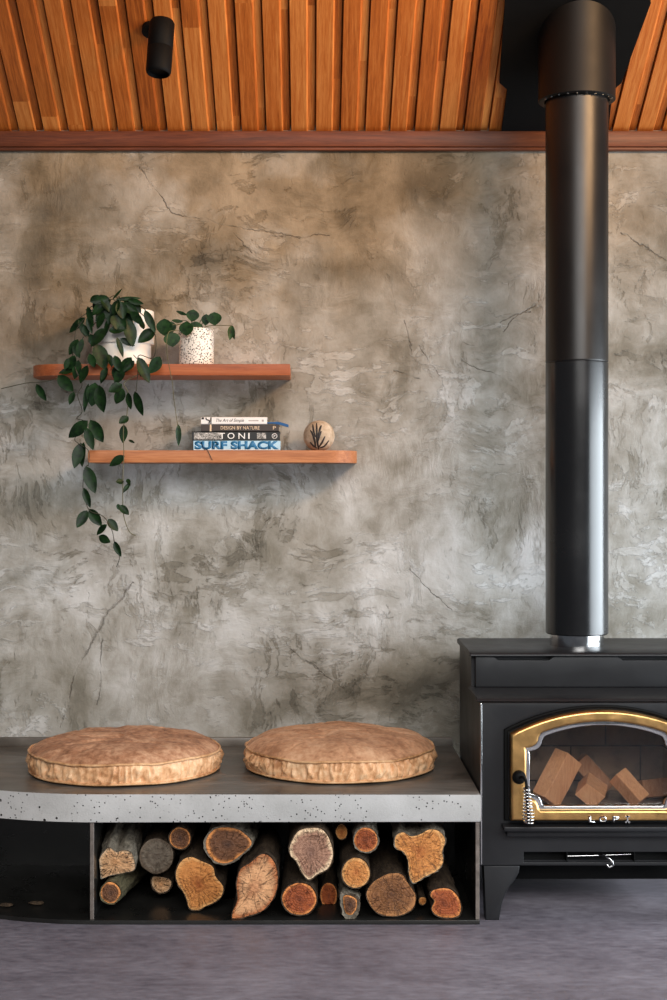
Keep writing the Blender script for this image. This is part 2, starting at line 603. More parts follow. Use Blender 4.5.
def endgrain_material(name, core, mid, rim, rings=9.0, crack=0.7, bump=0.6):
    """saw-cut end of a log; the mesh carries 'rad' (0 at the pith, 1 at the bark) and 'dir' (direction from the pith)"""
    t = NT(name)
    co = t.coord()
    rad = t.n('Attribute', attribute_name='rad').outputs['Fac']
    dr = t.n('Attribute', attribute_name='dir').outputs['Vector']
    n1 = t.noise(co, 22, 6, 0.68, 0.8)
    n2 = t.noise(t.mapping(co, scale=(1, 1, 2.6), rot=(0, 0.6, 0)), 70, 6, 0.72, 0.4)
    n3 = t.noise(co, 12, 3, 0.6)
    rr = t.math('MULTIPLY_ADD', t.math('SUBTRACT', n1, 0.5), 0.55, rad)
    ring = t.math('MULTIPLY_ADD', t.math('SINE', t.math('MULTIPLY', rr, rings * 6.283)), 0.5, 0.5)
    col = t.ramp(rr, [(0.0, core), (0.45, mid), (0.80, mid), (0.95, rim)])
    dk = t.mix(1.0, col, (0.34, 0.24, 0.18, 1), 'MULTIPLY')
    lt = t.mix(1.0, col, (1.35, 1.3, 1.2, 1), 'MULTIPLY')
    col = t.mix(t.math('MULTIPLY', ring, t.mr(n3, 0.4, 0.6, 0.15, 0.55)), col, dk)
    col = t.mix(t.mr(n2, 0.50, 0.68, 0, 0.75), col, dk)
    col = t.mix(t.mr(n2, 0.46, 0.32, 0, 0.6), col, lt)
    # drying cracks that run out from the pith
    sv = t.vmath('SCALE', dr)
    sv.node.inputs['Scale'].default_value = 3.2
    sep = t.n('CombineXYZ')
    t.link(t.math('MULTIPLY', rad, 0.5), sep.inputs[1])
    own = t.n('ObjectInfo').outputs['Random']
    t.link(t.math('MULTIPLY', own, 40), sep.inputs[2])
    cr = t.math('ABSOLUTE', t.math('SUBTRACT', t.noise(t.vmath('ADD', sv, sep.outputs[0]), 1.3, 3, 0.6), 0.5))
    line = t.math('MULTIPLY', t.mr(cr, 0.022, 0.0), t.mr(t.math('ADD', rad, t.math('MULTIPLY', n3, 0.6)), 0.45, 0.75))
    ve = t.math('MULTIPLY', t.mr(t.voro(t.mapping(co, scale=(1, .3, 1)), 30, 'DISTANCE_TO_EDGE'), 0.035, 0.0), t.mr(n3, 0.5, 0.62))
    line = t.math('MAXIMUM', line, t.math('MULTIPLY', ve, 0.8))
    col = t.mix(t.math('MULTIPLY', line, crack), col, srgb(30, 17, 10))
    h = t.math('SUBTRACT', t.math('MULTIPLY_ADD', n2, 0.9, t.math('MULTIPLY', ring, 0.25)), line)
    return t.set(col, 0.62, 0.0, t.bump(h, bump, 0.008), 0.35)


def leaf_material(name, dark, lite):
    t = NT(name)
    co = t.coord()
    n = t.noise(co, 55, 4, 0.6)
    col = t.ramp(n, [(0.35, dark), (0.68, lite)])
    return t.set(col, 0.40, 0.0, t.bump(n, 0.15, 0.002), 0.18)


def speckle_material():
    t = NT('speckled_glaze')
    co = t.coord()
    d = t.voro(co, 210)
    sp = t.n('SeparateColor')
    t.link(t.voro(co, 210, out='Color'), sp.inputs[0])
    m = t.math('MULTIPLY', t.math('LESS_THAN', d, t.math('MULTIPLY_ADD', sp.outputs[1], 0.34, 0.24)), t.math('GREATER_THAN', sp.outputs[0], 0.3))
    col = t.mix(m, srgb(236, 230, 220), srgb(34, 28, 24))
    return t.set(col, 0.5, 0.0, None, 0.4)


def brick_material():
    t = NT('fire_brick')
    co = t.coord()
    sep = t.n('SeparateXYZ'); t.link(co, sep.inputs[0])
    cmb = t.n('CombineXYZ')
    t.link(t.math('ADD', sep.outputs[0], sep.outputs[1]), cmb.inputs[0]); t.link(sep.outputs[2], cmb.inputs[1])
    br = t.n('TexBrick')
    t.link(cmb.outputs[0], br.inputs['Vector'])
    br.inputs['Scale'].default_value = 1.0
    br.inputs['Brick Width'].default_value = 0.23
    br.inputs['Row Height'].default_value = 0.115
    br.inputs['Mortar Size'].default_value = 0.0025
    br.inputs['Color1'].default_value = srgb(176, 150, 128)
    br.inputs['Color2'].default_value = srgb(148, 128, 112)
    br.inputs['Mortar'].default_value = srgb(40, 36, 32)
    n = t.noise(co, 14, 5, 0.65)
    col = t.mix(t.mr(n, 0.4, 0.7, 0, 0.6), br.outputs[0], srgb(62, 56, 50))
    return t.set(col, 0.9, 0.0, t.bump(n, 0.3, 0.005), 0.2)


def glass_material():
    t = NT('stove_glass')
    fr = t.n('Fresnel')
    fr.inputs[0].default_value = 1.5
    tr = t.n('BsdfTransparent')
    tr.inputs[0].default_value = (0.92, 0.90, 0.87, 1)
    gl = t.n('BsdfGlossy')
    gl.inputs['Roughness'].default_value = 0.03
    mx = t.n('MixShader')
    n = t.noise(t.coord(), 6, 3)
    t.link(t.math('MULTIPLY', fr.outputs[0], t.mr(n, 0.3, 0.7, 0.7, 1.0)), mx.inputs[0])
    t.link(tr.outputs[0], mx.inputs[1])
    t.link(gl.outputs[0], mx.inputs[2])
    t.link(mx.outputs[0], t.t.nodes['Material Output'].inputs['Surface'])
    return t.m


M = {}
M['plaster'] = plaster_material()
BOARD_PITCH, BOARD_X0 = 0.0885, -0.985
M['ceiling_wood'] = wood_material('cedar_lining', srgb(122, 58, 20), srgb(188, 104, 42), srgb(224, 148, 78), 'Y', (BOARD_X0 + 0.0270, BOARD_PITCH), 0.36)
M['trim_wood'] = wood_material('dark_timber_trim', srgb(56, 26, 13), srgb(98, 50, 27), srgb(128, 70, 40), 'X', None, 0.45)
M['shelf_wood'] = wood_material('oiled_shelf_timber', srgb(130, 76, 42), srgb(172, 108, 66), srgb(200, 138, 92), 'X', None, 0.45)
M['shelf_wood_red'] = wood_material('red_shelf_timber', srgb(110, 56, 28), srgb(162, 88, 50), srgb(186, 112, 68), 'X', None, 0.45)
M['concrete_face'] = concrete_face()
M['concrete_top'] = concrete_top()
M['floor'] = floor_material()
M['black_steel'] = simple('blackened_steel', srgb(30, 30, 30), 0.42, 0.0, 0.25, 14)
M['rack_steel'] = simple('raw_dark_steel', srgb(34, 33, 31), 0.30, 0.2, 0.3, 10)
M['edge_steel'] = simple('worn_steel_edge', srgb(128, 118, 110), 0.4, 0.6, 0.3, 40)
M['stove_paint'] = simple('stove_black_paint', srgb(30, 30, 32), 0.42, 0.0, 0.12, 8, 0.05, 0.35)
M['flue_paint'] = simple('flue_black_enamel', srgb(20, 20, 21), 0.24, 0.0, 0.1, 5, 0.0, 0.8)
M['flue_upper'] = simple('flue_matte_enamel', srgb(22, 19, 17), 0.36, 0.0, 0.1, 5, 0.0, 0.5)
M['flue_top'] = simple('flue_brown_black', srgb(18, 15, 13), 0.5, 0.0, 0.1, 5, 0.0, 0.25)
M['matte_black'] = simple('matte_black', srgb(7, 7, 7), 0.65, 0.0, 0.2, 20, 0.0, 0.15)
M['chrome'] = simple('polished_chrome', srgb(205, 205, 205), 0.15, 1.0, 0.05, 30)
M['brass'] = simple('aged_brass', srgb(208, 164, 104), 0.32, 1.0, 0.2, 22)
M['brick'] = brick_material()
M['glass'] = glass_material()
M['tan_top'] = leather_material('tan_suede', srgb(130, 90, 64), srgb(174, 126, 94), srgb(210, 166, 132))
M['tan_band'] = leather_material('tan_leather_band', srgb(178, 124, 82), srgb(222, 170, 124), srgb(242, 202, 160), 0.46)
M['sand_top'] = leather_material('sand_suede', srgb(164, 118, 86), srgb(198, 150, 114), srgb(220, 178, 142))
M['tan_pipe'] = leather_material('leather_piping', srgb(150, 104, 66), srgb(204, 154, 108), srgb(224, 182, 138), 0.5)
M['white_ceramic'] = simple('white_ceramic', srgb(238, 232, 222), 0.4, 0, 0.03, 12)
M['soil'] = simple('potting_soil', srgb(46, 34, 26), 0.95, 0, 0.4, 90, 0.5)
M['speckle'] = speckle_material()
M['leaf'] = leaf_material('glossy_leaf', srgb(10, 26, 12), srgb(28, 56, 24))
M['leaf_light'] = leaf_material('round_leaf', srgb(16, 36, 18), srgb(40, 72, 36))
M['stem'] = simple('vine_stem', srgb(92, 88, 58), 0.7, 0, 0.2, 60)
M['stem_dark'] = simple('dark_vine_stem', srgb(52, 50, 34), 0.7, 0, 0.2, 60)
M['paper'] = simple('book_pages', srgb(222, 214, 198), 0.9, 0, 0.08, 200)
M['book_white'] = simple('white_book_cloth', srgb(236, 232, 228), 0.55, 0, 0.03, 80)
M['book_grey'] = simple('charcoal_book_cloth', srgb(62, 54, 50), 0.6, 0, 0.08, 80)
M['book_black'] = simple('black_book_cover', srgb(22, 21, 21), 0.4, 0, 0.15, 60)
M['book_blue'] = simple('pale_blue_book_cover', srgb(176, 212, 232), 0.45, 0, 0.05, 40)
M['ink_dark'] = simple('dark_ink', srgb(40, 36, 34), 0.6, 0, 0.1, 50)
M['ink_grey'] = simple('grey_ink', srgb(168, 158, 152), 0.6, 0, 0.1, 50)
M['ink_cream'] = simple('cream_ink', srgb(222, 196, 164), 0.6, 0, 0.05, 50)
M['ink_white'] = simple('white_ink', srgb(240, 238, 234), 0.5, 0, 0.03, 50)
M['ink_blue'] = simple('blue_ink', srgb(38, 112, 158), 0.5, 0, 0.1, 50)
M['blue_tag'] = simple('blue_ribbon', srgb(34, 92, 148), 0.5, 0, 0.1, 50)


def photo_material():
    t = NT('monochrome_spine_photo')
    n = t.noise(t.coord(), 130, 5, 0.7, 1.5)
    return t.set(t.ramp(n, [(0.38, srgb(34, 32, 30)), (0.52, srgb(150, 146, 140)), (0.66, srgb(228, 224, 218))]), 0.45)


M['spine_photo'] = photo_material()


def orb_material():
    t = NT('stoneware_orb')
    co = t.coord()
    n = t.noise(co, 26, 5, 0.65, 0.6)
    return t.set(t.ramp(n, [(0.32, srgb(150, 128, 104)), (0.5, srgb(186, 166, 142)), (0.7, srgb(214, 198, 176))]), 0.7, 0, t.bump(n, 0.2, 0.003))


M['orb'] = orb_material()
M['split_wood'] = wood_material('split_firewood', srgb(172, 112, 76), srgb(214, 156, 114), srgb(236, 188, 146), 'Z', None, 0.7, 2.0)
M['split_wood_dark'] = wood_material('weathered_firewood', srgb(130, 86, 60), srgb(172, 122, 90), srgb(200, 152, 118), 'Z', None, 0.7, 2.0)

# ------------------------------------------------------------------ setting
WALLY = 0.0
bm = bmesh.new()
add_box(bm, -2.6, 3.6, -6.9, 0.3, -0.15, 0.0)
struct(obj('floor', bm, M['floor'], smooth=0))

bm = bmesh.new()
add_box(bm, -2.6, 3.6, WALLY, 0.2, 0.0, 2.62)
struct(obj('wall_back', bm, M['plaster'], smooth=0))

SL = 0.605
CZ0 = 2.588     # lowest face of the lining at the wall
ce = lambda d: CZ0 + SL * d


def build_ceiling():
    bm = bmesh.new()
    prof = []
    k0, k1 = -17, 29
    for k in range(k0, k1):
        x = BOARD_X0 + k * BOARD_PITCH          # right hand edge of the raised board's face
        p = BOARD_PITCH
        prof += [(x - 0.0605, 0.024), (x - 0.0590, 0.0010), (x - 0.0580, 0.0), (x - 0.0045, 0.0), (x - 0.0015, 0.0026), (x + 0.0008, 0.0062), (x + 0.0014, 0.0072), (x + 0.0245, 0.0072), (x + 0.0262, 0.026)]
    ln = 2.6
    # heights are measured along the sloping plane's normal
    nx = Vector((0, SL, 1)).normalized()        # points up and towards the wall
    dirv = Vector((0, -1, SL)).normalized()
    base = Vector((0, WALLY, CZ0))
    rows = []
    for s in (-0.0, 0.6, 1.3, ln):
        rows.append([bm.verts.new(base + dirv * s + nx * h + Vector((x, 0, 0))) for x, h in prof])
    for a, b in zip(rows, rows[1:]):
        for i in range(len(prof) - 1):
            bm.faces.new((a[i], a[i + 1], b[i + 1], b[i]))
    # backing so the lining is a solid deck
    top = [[bm.verts.new(base + dirv * s + nx * 0.06 + Vector((x, 0, 0))) for x in (prof[0][0], prof[-1][0])] for s in (0, ln)]
    bm.faces.new((top[0][0], top[0][1], top[1][1], top[1][0]))
    bmesh.ops.recalc_face_normals(bm, faces=bm.faces)
    return obj('ceiling', bm, M['ceiling_wood'], smooth=0)


struct(build_ceiling())

bm = bmesh.new()
add_box(bm, -2.55, 3.2, WALLY - 0.030, WALLY, 2.532, 2.588, 0.003)
add_box(bm, -2.55, 3.2, WALLY - 0.022, WALLY, 2.5205, 2.5325, 0.003)
struct(obj('trim_1', bm, M['trim_wood'], smooth=30))

# ------------------------------------------------------------------ bench slab
SLAB_T, SLAB_B = 0.393, 0.309
FY = -0.85


def bench_outline(inset=0.0, right=0.510, R=0.846, back=-0.001):
    y0 = FY + inset
    xs = -0.640
    pts = [(right - inset * 0.0, back), (right, y0)]
    pts = [(right, back), (right, y0)]
    n = 28
    r = R - inset
    cx, cy = xs, FY + R
    for i in range(n + 1):
        a = -math.pi / 2 - (math.pi / 2) * i / n
        pts.append((cx + r * math.cos(a), cy + r * math.sin(a)))
    pts.append((cx - r, back))
    return pts


def add_prism(bm, pts, z0, z1, bevel=0.0):
    a = [bm.verts.new((x, y, z0)) for x, y in pts]
    b = [bm.verts.new((x, y, z1)) for x, y in pts]
    n = len(pts)
    f0 = bm.faces.new(a)
    f1 = bm.faces.new(b)
    side = [bm.faces.new((a[i], a[(i + 1) % n], b[(i + 1) % n], b[i])) for i in range(n)]
    if bevel:
        es = list(f0.edges) + list(f1.edges)
        bmesh.ops.bevel(bm, geom=es, offset=bevel, segments=2, profile=0.5, affect='EDGES')
    return f0, f1, side


slab = thing('concrete_bench_top', 'long grey concrete bench slab with pitted front edge and rounded left end', 'bench', (-0.4, -0.42, SLAB_B))
bm = bmesh.new()
add_prism(bm, bench_outline(), SLAB_B, SLAB_T, 0.006)
bmesh.ops.recalc_face_normals(bm, faces=bm.faces)
for f in bm.faces:
    f.material_index = 1 if f.normal.z > 0.75 else 0
obj('slab', bm, [M['concrete_face'], M['concrete_top']], slab, 40)
bm = bmesh.new()
add_box(bm, -1.48, 0.508, -0.022, -0.0005, SLAB_T - 0.002, SLAB_T + 0.030, 0.006)
obj('upstand', bm, M['concrete_top'], slab, 40)

# ------------------------------------------------------------------ steel wood rack
rack = thing('firewood_rack', 'dark steel firewood rack under the concrete bench, open to the left', 'rack', (-0.4, -0.42, 0))
bm = bmesh.new()
add_prism(bm, bench_outline(0.006, 0.507, 0.846, -0.20), 0.0005, 0.013, 0.0015)
obj('base_plate', bm, M['rack_steel'], rack, 40)
bm = bmesh.new()
add_box(bm, -1.43, 0.507, -0.200, -0.190, 0.0005, SLAB_B - 0.0005)
obj('back_panel', bm, M['rack_steel'], rack, 0)
for xc in (-0.659, 0.501):
    bm = bmesh.new()
    add_box(bm, xc - 0.006, xc + 0.006, FY + 0.012, -0.2005, 0.0132, SLAB_B - 0.0003, 0.001, 1)
    bmesh.ops.recalc_face_normals(bm, faces=bm.faces)
    for f in bm.faces:
        f.material_index = 1 if f.normal.y < -0.7 else 0
    obj('divider', bm, [M['rack_steel'], M['edge_steel']], rack, 0)

# ------------------------------------------------------------------ stove
SX = 0.88
stove = thing('wood_stove', 'black cast iron wood burning stove with arched brass framed glass door', 'stove', (SX, -0.5, 0))
Yz = lambda Z: Z + CAMY
mir = lambda pts: [(2 * SX - x, z) for x, z in reversed(pts)]


def arch(hw, z_bot, z_cor, z_apex, n=24, corner=None):
    """outline with a shallow arched head; anticlockwise from the lower left"""
    s = z_apex - z_cor
    R = (hw * hw + s * s) / (2 * s)
    cz = z_apex - R
    a0 = math.asin(hw / R)
    top = [(SX + R * math.sin(a0 - 2 * a0 * i / n), cz + R * math.cos(a0 - 2 * a0 * i / n)) for i in range(n + 1)]
    return [(SX - hw, z_bot), (SX + hw, z_bot)] + top


def scallop(hw, z_bot, z_cor, z_apex, c, n=24):
    """arched opening whose four corners are bitten by convex lobes of size c"""
    s = z_apex - z_cor
    R = (hw * hw + s * s) / (2 * s)
    cz = z_apex - R
    xi = hw - c
    ztop = lambda x: cz + math.sqrt(R * R - x * x)
    pts = []
    # lower left corner: from the left edge to the bottom edge
    left = [(-hw, z_bot + c * 1.15)]
    for k in range(0, 7):
        a = math.radians(95 - 95 * k / 6)
        left.append((-hw + c * 0.92 * math.cos(a) + 0.0, z_bot + c * 0.15 + c * 0.80 * math.sin(a)))
    left.append((-xi + 0.004, z_bot))
    pts += left
    pts += [(-x, z) for x, z in reversed(left)]
    # right upper corner
    zt = ztop(xi)
    up = [(hw, zt - c * 1.25)]
    for k in range(0, 7):
        a = math.radians(-95 + 95 * k / 6)
        up.append((hw - c * 0.92 * math.cos(a), zt - c * 0.30 + c * 0.78 * math.sin(a)))
    up.append((xi - 0.004, zt + 0.001))
    pts += up
    a0 = math.asin((xi - 0.012) / R)
    pts += [(R * math.sin(a0 - 2 * a0 * i / n), cz + R * math.cos(a0 - 2 * a0 * i / n)) for i in range(n + 1)]
    pts += [(-x, z) for x, z in reversed(up)]
    return [(SX + x, z) for x, z in pts]


# top plate with a rounded nose
def extrude_profile(bm, prof, x0, x1):
    """prof: list of (y, z) closed outline, extruded along X"""
    a = [bm.verts.new((x0, y, z)) for y, z in prof]
    b = [bm.verts.new((x1, y, z)) for y, z in prof]
    n = len(prof)
    bm.faces.new(a)
    bm.faces.new(b)
    for i in range(n):
        bm.faces.new((a[i], a[(i + 1) % n], b[(i + 1) % n], b[i]))


TZ = 0.793
HW = 0.365
bm = bmesh.new()
prof = [(Yz(5.03), TZ), (Yz(4.70), TZ)]
for k in range(1, 7):
    a = k / 6 * math.pi / 2
    prof.append((Yz(4.70) - 0.075 * math.sin(a), TZ - 0.013 * (1 - math.cos(a))))
prof += [(Yz(4.625), TZ - 0.016), (Yz(4.64), TZ - 0.018), (Yz(5.03), TZ - 0.018)]
extrude_profile(bm, prof, SX - 0.3735, SX + 0.3735)
bmesh.ops.bevel(bm, geom=[e for e in bm.edges if abs(e.verts[0].co.x - e.verts[1].co.x) < 1e-6], offset=0.003, segments=2, affect='EDGES')
obj('top_plate', bm, M['stove_paint'], stove, 50)

# body shell: sides, back, floor, inner top
bm = bmesh.new()
side = [(Yz(4.412), .166), (Yz(4.412), .6595), (Yz(4.66), .6595), (Yz(4.66), .7745), (Yz(5.02), .7745), (Yz(5.02), .166)]
extrude_profile(bm, side, SX - HW, SX - HW + 0.010)
extrude_profile(bm, side, SX + HW - 0.010, SX + HW)
add_box(bm, SX - HW + .010, SX + HW - .010, Yz(5.01), Yz(5.02), .166, .7745)
add_box(bm, SX - HW + .010, SX + HW - .010, Yz(4.43), Yz(5.01), .166, .176)
add_box(bm, SX - HW + .010, SX + HW - .010, Yz(4.66), Yz(4.67), .68, .7745)
obj('body', bm, M['stove_paint'], stove, 0)

# upper panel with two vent notches
zt, zb = 0.7745, 0.676
pl, pr = SX - HW + 0.012, SX + HW - 0.012
nt = lambda px_: (px_ - VX) * 4.645 / F
notch = 0.013
lx = [nt(493), nt(498), nt(549), nt(554)]
pts = [(pl, zb), (pr, zb), (pr, zt)]
pts += [(2 * SX - lx[0], zt), (2 * SX - lx[1], zt - notch), (2 * SX - lx[2], zt - notch), (2 * SX - lx[3], zt)]
pts += [(lx[3], zt), (lx[2], zt - notch), (lx[1], zt - notch), (lx[0], zt), (pl, zt)]
bm = bmesh.new()
add_plate(bm, [pts], Yz(4.640), Yz(4.656), 0.002)
obj('upper_panel', bm, M['stove_paint'], stove, 30)

# projecting ledge between upper and lower body
bm = bmesh.new()
prof = [(Yz(4.655), .675), (Yz(4.475), .675)]
for k in range(1, 6):
    a = k / 5 * math.pi / 2
    prof.append((Yz(4.475) - 0.055 * math.sin(a), .675 - 0.013 * (1 - math.cos(a))))
prof += [(Yz(4.425), .6605), (Yz(4.655), .6605)]
extrude_profile(bm, prof, SX - 0.376, SX + 0.376)
bmesh.ops.bevel(bm, geom=[e for e in bm.edges if abs(e.verts[0].co.x - e.verts[1].co.x) < 1e-6], offset=0.003, segments=2, affect='EDGES')
obj('ledge', bm, M['stove_paint'], stove, 50)

# front panel with door opening and air slot
sc = 4.40 / F
DHW, DZ0, DZC, DZA = 0.279, 0.3116, 0.5726, 0.643
slotz = (0.1765, 0.207)
bm = bmesh.new()
add_plate(bm, [[(SX - HW, .166), (SX + HW, .166), (SX + HW, .660), (SX - HW, .660)],
               arch(DHW - 0.02, DZ0 + .02, DZC - 0.02, DZA - 0.02),
               [(SX - .234, slotz[0]), (SX + .234, slotz[0]), (SX + .234, slotz[1]), (SX - .234, slotz[1])]], Yz(4.40), Yz(4.412), 0.003)
obj('front_panel', bm, M['stove_paint'], stove, 30)
for s in (-1, 1):
    bm = bmesh.new()
    add_box(bm, SX + s * (HW - 0.001) - 0.003, SX + s * (HW - 0.001) + 0.003, Yz(4.3945), Yz(4.3998), .170, .6595, 0.002)
    obj('edge_strip', bm, M['chrome'], stove, 40)['label'] = 'thin polished corner strip'

# recessed arch moulding around the door
bm = bmesh.new()
add_plate(bm, [arch(DHW + 0.016, DZ0 - 0.006, DZC + 0.008, DZA + 0.012), arch(DHW + 0.004, DZ0 + 0.002, DZC + 0.002, DZA + 0.004)], Yz(4.388), Yz(4.3998), 0.003)
obj('door_surround', bm, M['matte_black'], stove, 40)

# firebox
bm = bmesh.new()
fx0, fx1, fy1, fz0, fz1 = SX - .285, SX + .285, Yz(4.80), .315, .652
add_box(bm, fx0, fx1, fy1, fy1 + .03, fz0, fz1)
add_box(bm, fx0 - .02, fx0, Yz(4.42), fy1 + .03, fz0, fz1)
add_box(bm, fx1, fx1 + .02, Yz(4.42), fy1 + .03, fz0, fz1)
add_box(bm, fx0 - .02, fx1 + .02, Yz(4.42), fy1 + .03, fz0 - .02, fz0)
add_box(bm, fx0 - .02, fx1 + .02, Yz(4.44), fy1 + .03, .622, .652)
add_box(bm, fx0, fx1, Yz(4.60), Yz(4.63), .594, .6215)
obj('firebox_lining', bm, M['brick'], stove, 0)['label'] = 'pale fire brick lining behind the glass'

# door
bm = bmesh.new()
IN = dict(hw=0.232, z_bot=DZ0 + 0.033, z_cor=0.556, z_apex=0.610, c=0.040)
add_plate(bm, [arch(DHW, DZ0, DZC, DZA), scallop(**IN)], Yz(4.352), Yz(4.392), 0.009, 4)
door = obj('door', bm, M['brass'], stove, 50)
door['label'] = 'arched brass door frame'
bm = bmesh.new()
IN2 = dict(hw=0.221, z_bot=DZ0 + 0.043, z_cor=0.545, z_apex=0.598, c=0.040)
IN1 = dict(hw=0.238, z_bot=DZ0 + 0.027, z_cor=0.562, z_apex=0.616, c=0.040)
add_plate(bm, [scallop(**IN1), scallop(**IN2)], Yz(4.364), Yz(4.386), 0.003, 2)
obj('bezel', bm, M['chrome'], door, 50)['label'] = 'bright chrome inner bezel'
bm = bmesh.new()
add_plate(bm, [scallop(**IN1)], Yz(4.3875), Yz(4.3915))
obj('glass_pane', bm, M['glass'], door, 0)
# lettering on the lower rail
bm = bmesh.new()
zl0, zl1 = CAMZ - (823.0 - VY) * 4.35 / F + 0.001, CAMZ - (816.5 - VY) * 4.35 / F + 0.002
for ch, a, b in (('L', 588.5, 595), ('O', 599, 606.5), ('P', 612.5, 619), ('I', 625, 630)):
    x0, x1 = (a - VX) * 4.35 / F, (b - VX) * 4.35 / F
    if ch == 'I':
        xm = (x0 + x1) / 2
        add_box(bm, xm - .0022, xm + .0022, Yz(4.348), Yz(4.352), zl0, zl1)
        add_box(bm, x0, x1, Yz(4.348), Yz(4.352), zl0, zl0 + .004)
        add_box(bm, x0, x1, Yz(4.348), Yz(4.352), zl1 - .004, zl1)
    else:
        add_text(bm, ch, x0, x1, zl0, zl1, Yz(4.352), 0.004, 0, 0.03)
obj('lettering', bm, M['chrome'], door, 0)['label'] = 'raised chrome letters'
# handle: pivot boss, bent rod, coil spring grip
hp = P(519.5, 778, 4.335)
bm = bmesh.new()
pts = [(hp.x, y, hp.z) for y in (Yz(4.352), Yz(4.345), Yz(4.336), Yz(4.330))]
add_tube(bm, pts, [0.020, 0.021, 0.018, 0.010], 20)
rod = [Vector((hp.x, Yz(4.335), hp.z)), P(522.5, 777, 4.318), P(525.5, 780, 4.310), P(526.5, 787, 4.308), P(527, 798, 4.306), P(528.8, 823, 4.30)]
add_tube(bm, catmull(rod, 6), 0.0045, 10)
handle = obj('handle', bm, M['matte_black'], door, 60)
bm = bmesh.new()
pts = []
turns = 11
for i in range(turns * 16 + 1):
    t_ = i / (turns * 16)
    c_ = P(526.6 + 2.2 * t_, 787 + 36 * t_, 4.307 - .006 * t_)
    r_ = 0.0085 + 0.0085 * min(1, t_ * 1.3) - (0.004 * max(0, t_ - 0.85) / 0.15)
    a = 2 * math.pi * turns * t_
    pts.append(c_ + Vector((math.cos(a) * r_, math.sin(a) * r_, 0)))
add_tube(bm, pts, 0.0026, 6)
obj('coil_grip', bm, M['chrome'], handle if False else door, 80)['label'] = 'chrome coil spring grip'

# ash lip under the door
bm = bmesh.new()
add_box(bm, SX - .302, SX + .302, Yz(4.34), Yz(4.3998), .283, .297, 0.003)
add_box(bm, SX - .290, SX + .290, Yz(4.365), Yz(4.3998), .262, .2825, 0.003)
obj('ash_lip', bm, M['stove_paint'], stove, 40)
# air control in the slot
bm = bmesh.new()
add_box(bm, SX - .234, SX + .234, Yz(4.44), Yz(4.45), slotz[0], slotz[1] + .01)
add_box(bm, SX - .104, SX - .101, Yz(4.402), Yz(4.44), slotz[0], slotz[1])
add_box(bm, SX + .101, SX + .104, Yz(4.402), Yz(4.44), slotz[0], slotz[1])
obj('air_slot', bm, M['matte_black'], stove, 0)
bm = bmesh.new()
zc = (slotz[0] + slotz[1]) / 2
add_tube(bm, [(SX - .098, Yz(4.425), zc - .003), (SX - .02, Yz(4.42), zc), (SX + .1, Yz(4.425), zc + .003)], 0.0022, 8)
lev = [Vector((SX, Yz(4.42), zc)), P(602.5, 855, 4.395), P(607, 857, 4.375), P(611.5, 860.5, 4.368), P(613, 864.5, 4.366), P(609.5, 867, 4.366), P(607, 864.5, 4.37)]
add_tube(bm, catmull(lev, 6), 0.0033, 8)
obj('air_lever', bm, M['chrome'], stove, 60)['label'] = 'small curled chrome air lever'

bm = bmesh.new()
add_box(bm, SX - .285, SX + .285, Yz(4.53), Yz(4.98), .090, .1655, 0.004)  # dark box added to deepen the shade under the stove
obj('stove_shade_box', bm, M['matte_black'], stove, 40)

# legs
leg_px = [(483.5, 865.2), (519.5, 865.2), (518.8, 872), (515, 879), (509.5, 886), (505, 894), (502, 903), (500.2, 912), (499, 919.4), (485.5, 919.4)]
leg_pts = [(P(x, y, 4.405).x, max(0.0006, P(x, y, 4.405).z)) for x, y in leg_px]
leg_pts[0] = (leg_pts[0][0], .1655); leg_pts[1] = (leg_pts[1][0], .1655)
leg_pts[-1] = (leg_pts[-1][0], 0.0006); leg_pts[-2] = (leg_pts[-2][0], 0.0006)
for yf in (4.400, 4.95):
    for flip in (0, 1):
        bm = bmesh.new()
        add_plate(bm, [mir(leg_pts) if flip else leg_pts], Yz(yf), Yz(yf + .055), 0.003)
        obj('leg', bm, M['stove_paint'], stove, 40)

# ------------------------------------------------------------------ flue
FXC, FYC = SX, Yz(4.80)
flue = thing('flue_pipe', 'tall black round flue pipe rising from the stove top to the ceiling', 'flue', (FXC, FYC, TZ))
bm = bmesh.new()
add_lathe(bm, [(0.0, TZ + .0005), (.089, TZ + .0005), (.089, TZ + .05), (0, TZ + .05)], FXC, FYC, 72)
obj('collar', bm, M['chrome'], flue, 40)['label'] = 'bright steel collar at the foot'
R1 = 0.1026
zs = 1.728
bm = bmesh.new()
add_lathe(bm, [(.088, TZ + .0385), (R1 - .004, TZ + .0385), (R1, TZ + .042), (R1, zs - .0035), (R1 - .002, zs - .002), (R1 - .002, zs - .0005), (.09, zs - .0005)], FXC, FYC, 96)
obj('lower_pipe', bm, M['flue_paint'], flue, 40)
bm = bmesh.new()
add_lathe(bm, [(.09, zs), (R1 - .0008, zs), (R1 + .0002, zs + .0015), (R1, zs + .004), (R1, 2.83), (.09, 2.83)], FXC, FYC, 96)
obj('upper_pipe', bm, M['flue_upper'], flue, 40)
R2 = 0.126
bm = bmesh.new()
n = 96
def sleeve_top(x, y):
    return ce(-y) - 0.018
ring0 = []
prof = [(R1 + .002, 2.600), (R1 + .004, 2.592), (R2 - .004, 2.592), (R2, 2.595), (R2, None)]
rings = []
for r, z in prof:
    rg = []
    for i in range(n):
        a = 2 * math.pi * i / n
        x, y = FXC + r * math.cos(a), FYC + r * math.sin(a)
        rg.append(bm.verts.new((x, y, z if z is not None else sleeve_top(x, y))))
    rings.append(rg)
for a, b in zip(rings, rings[1:]):
    for i in range(n):
        bm.faces.new((a[i], a[(i + 1) % n], b[(i + 1) % n], b[i]))
obj('ceiling_sleeve', bm, M['flue_top'], flue, 40)
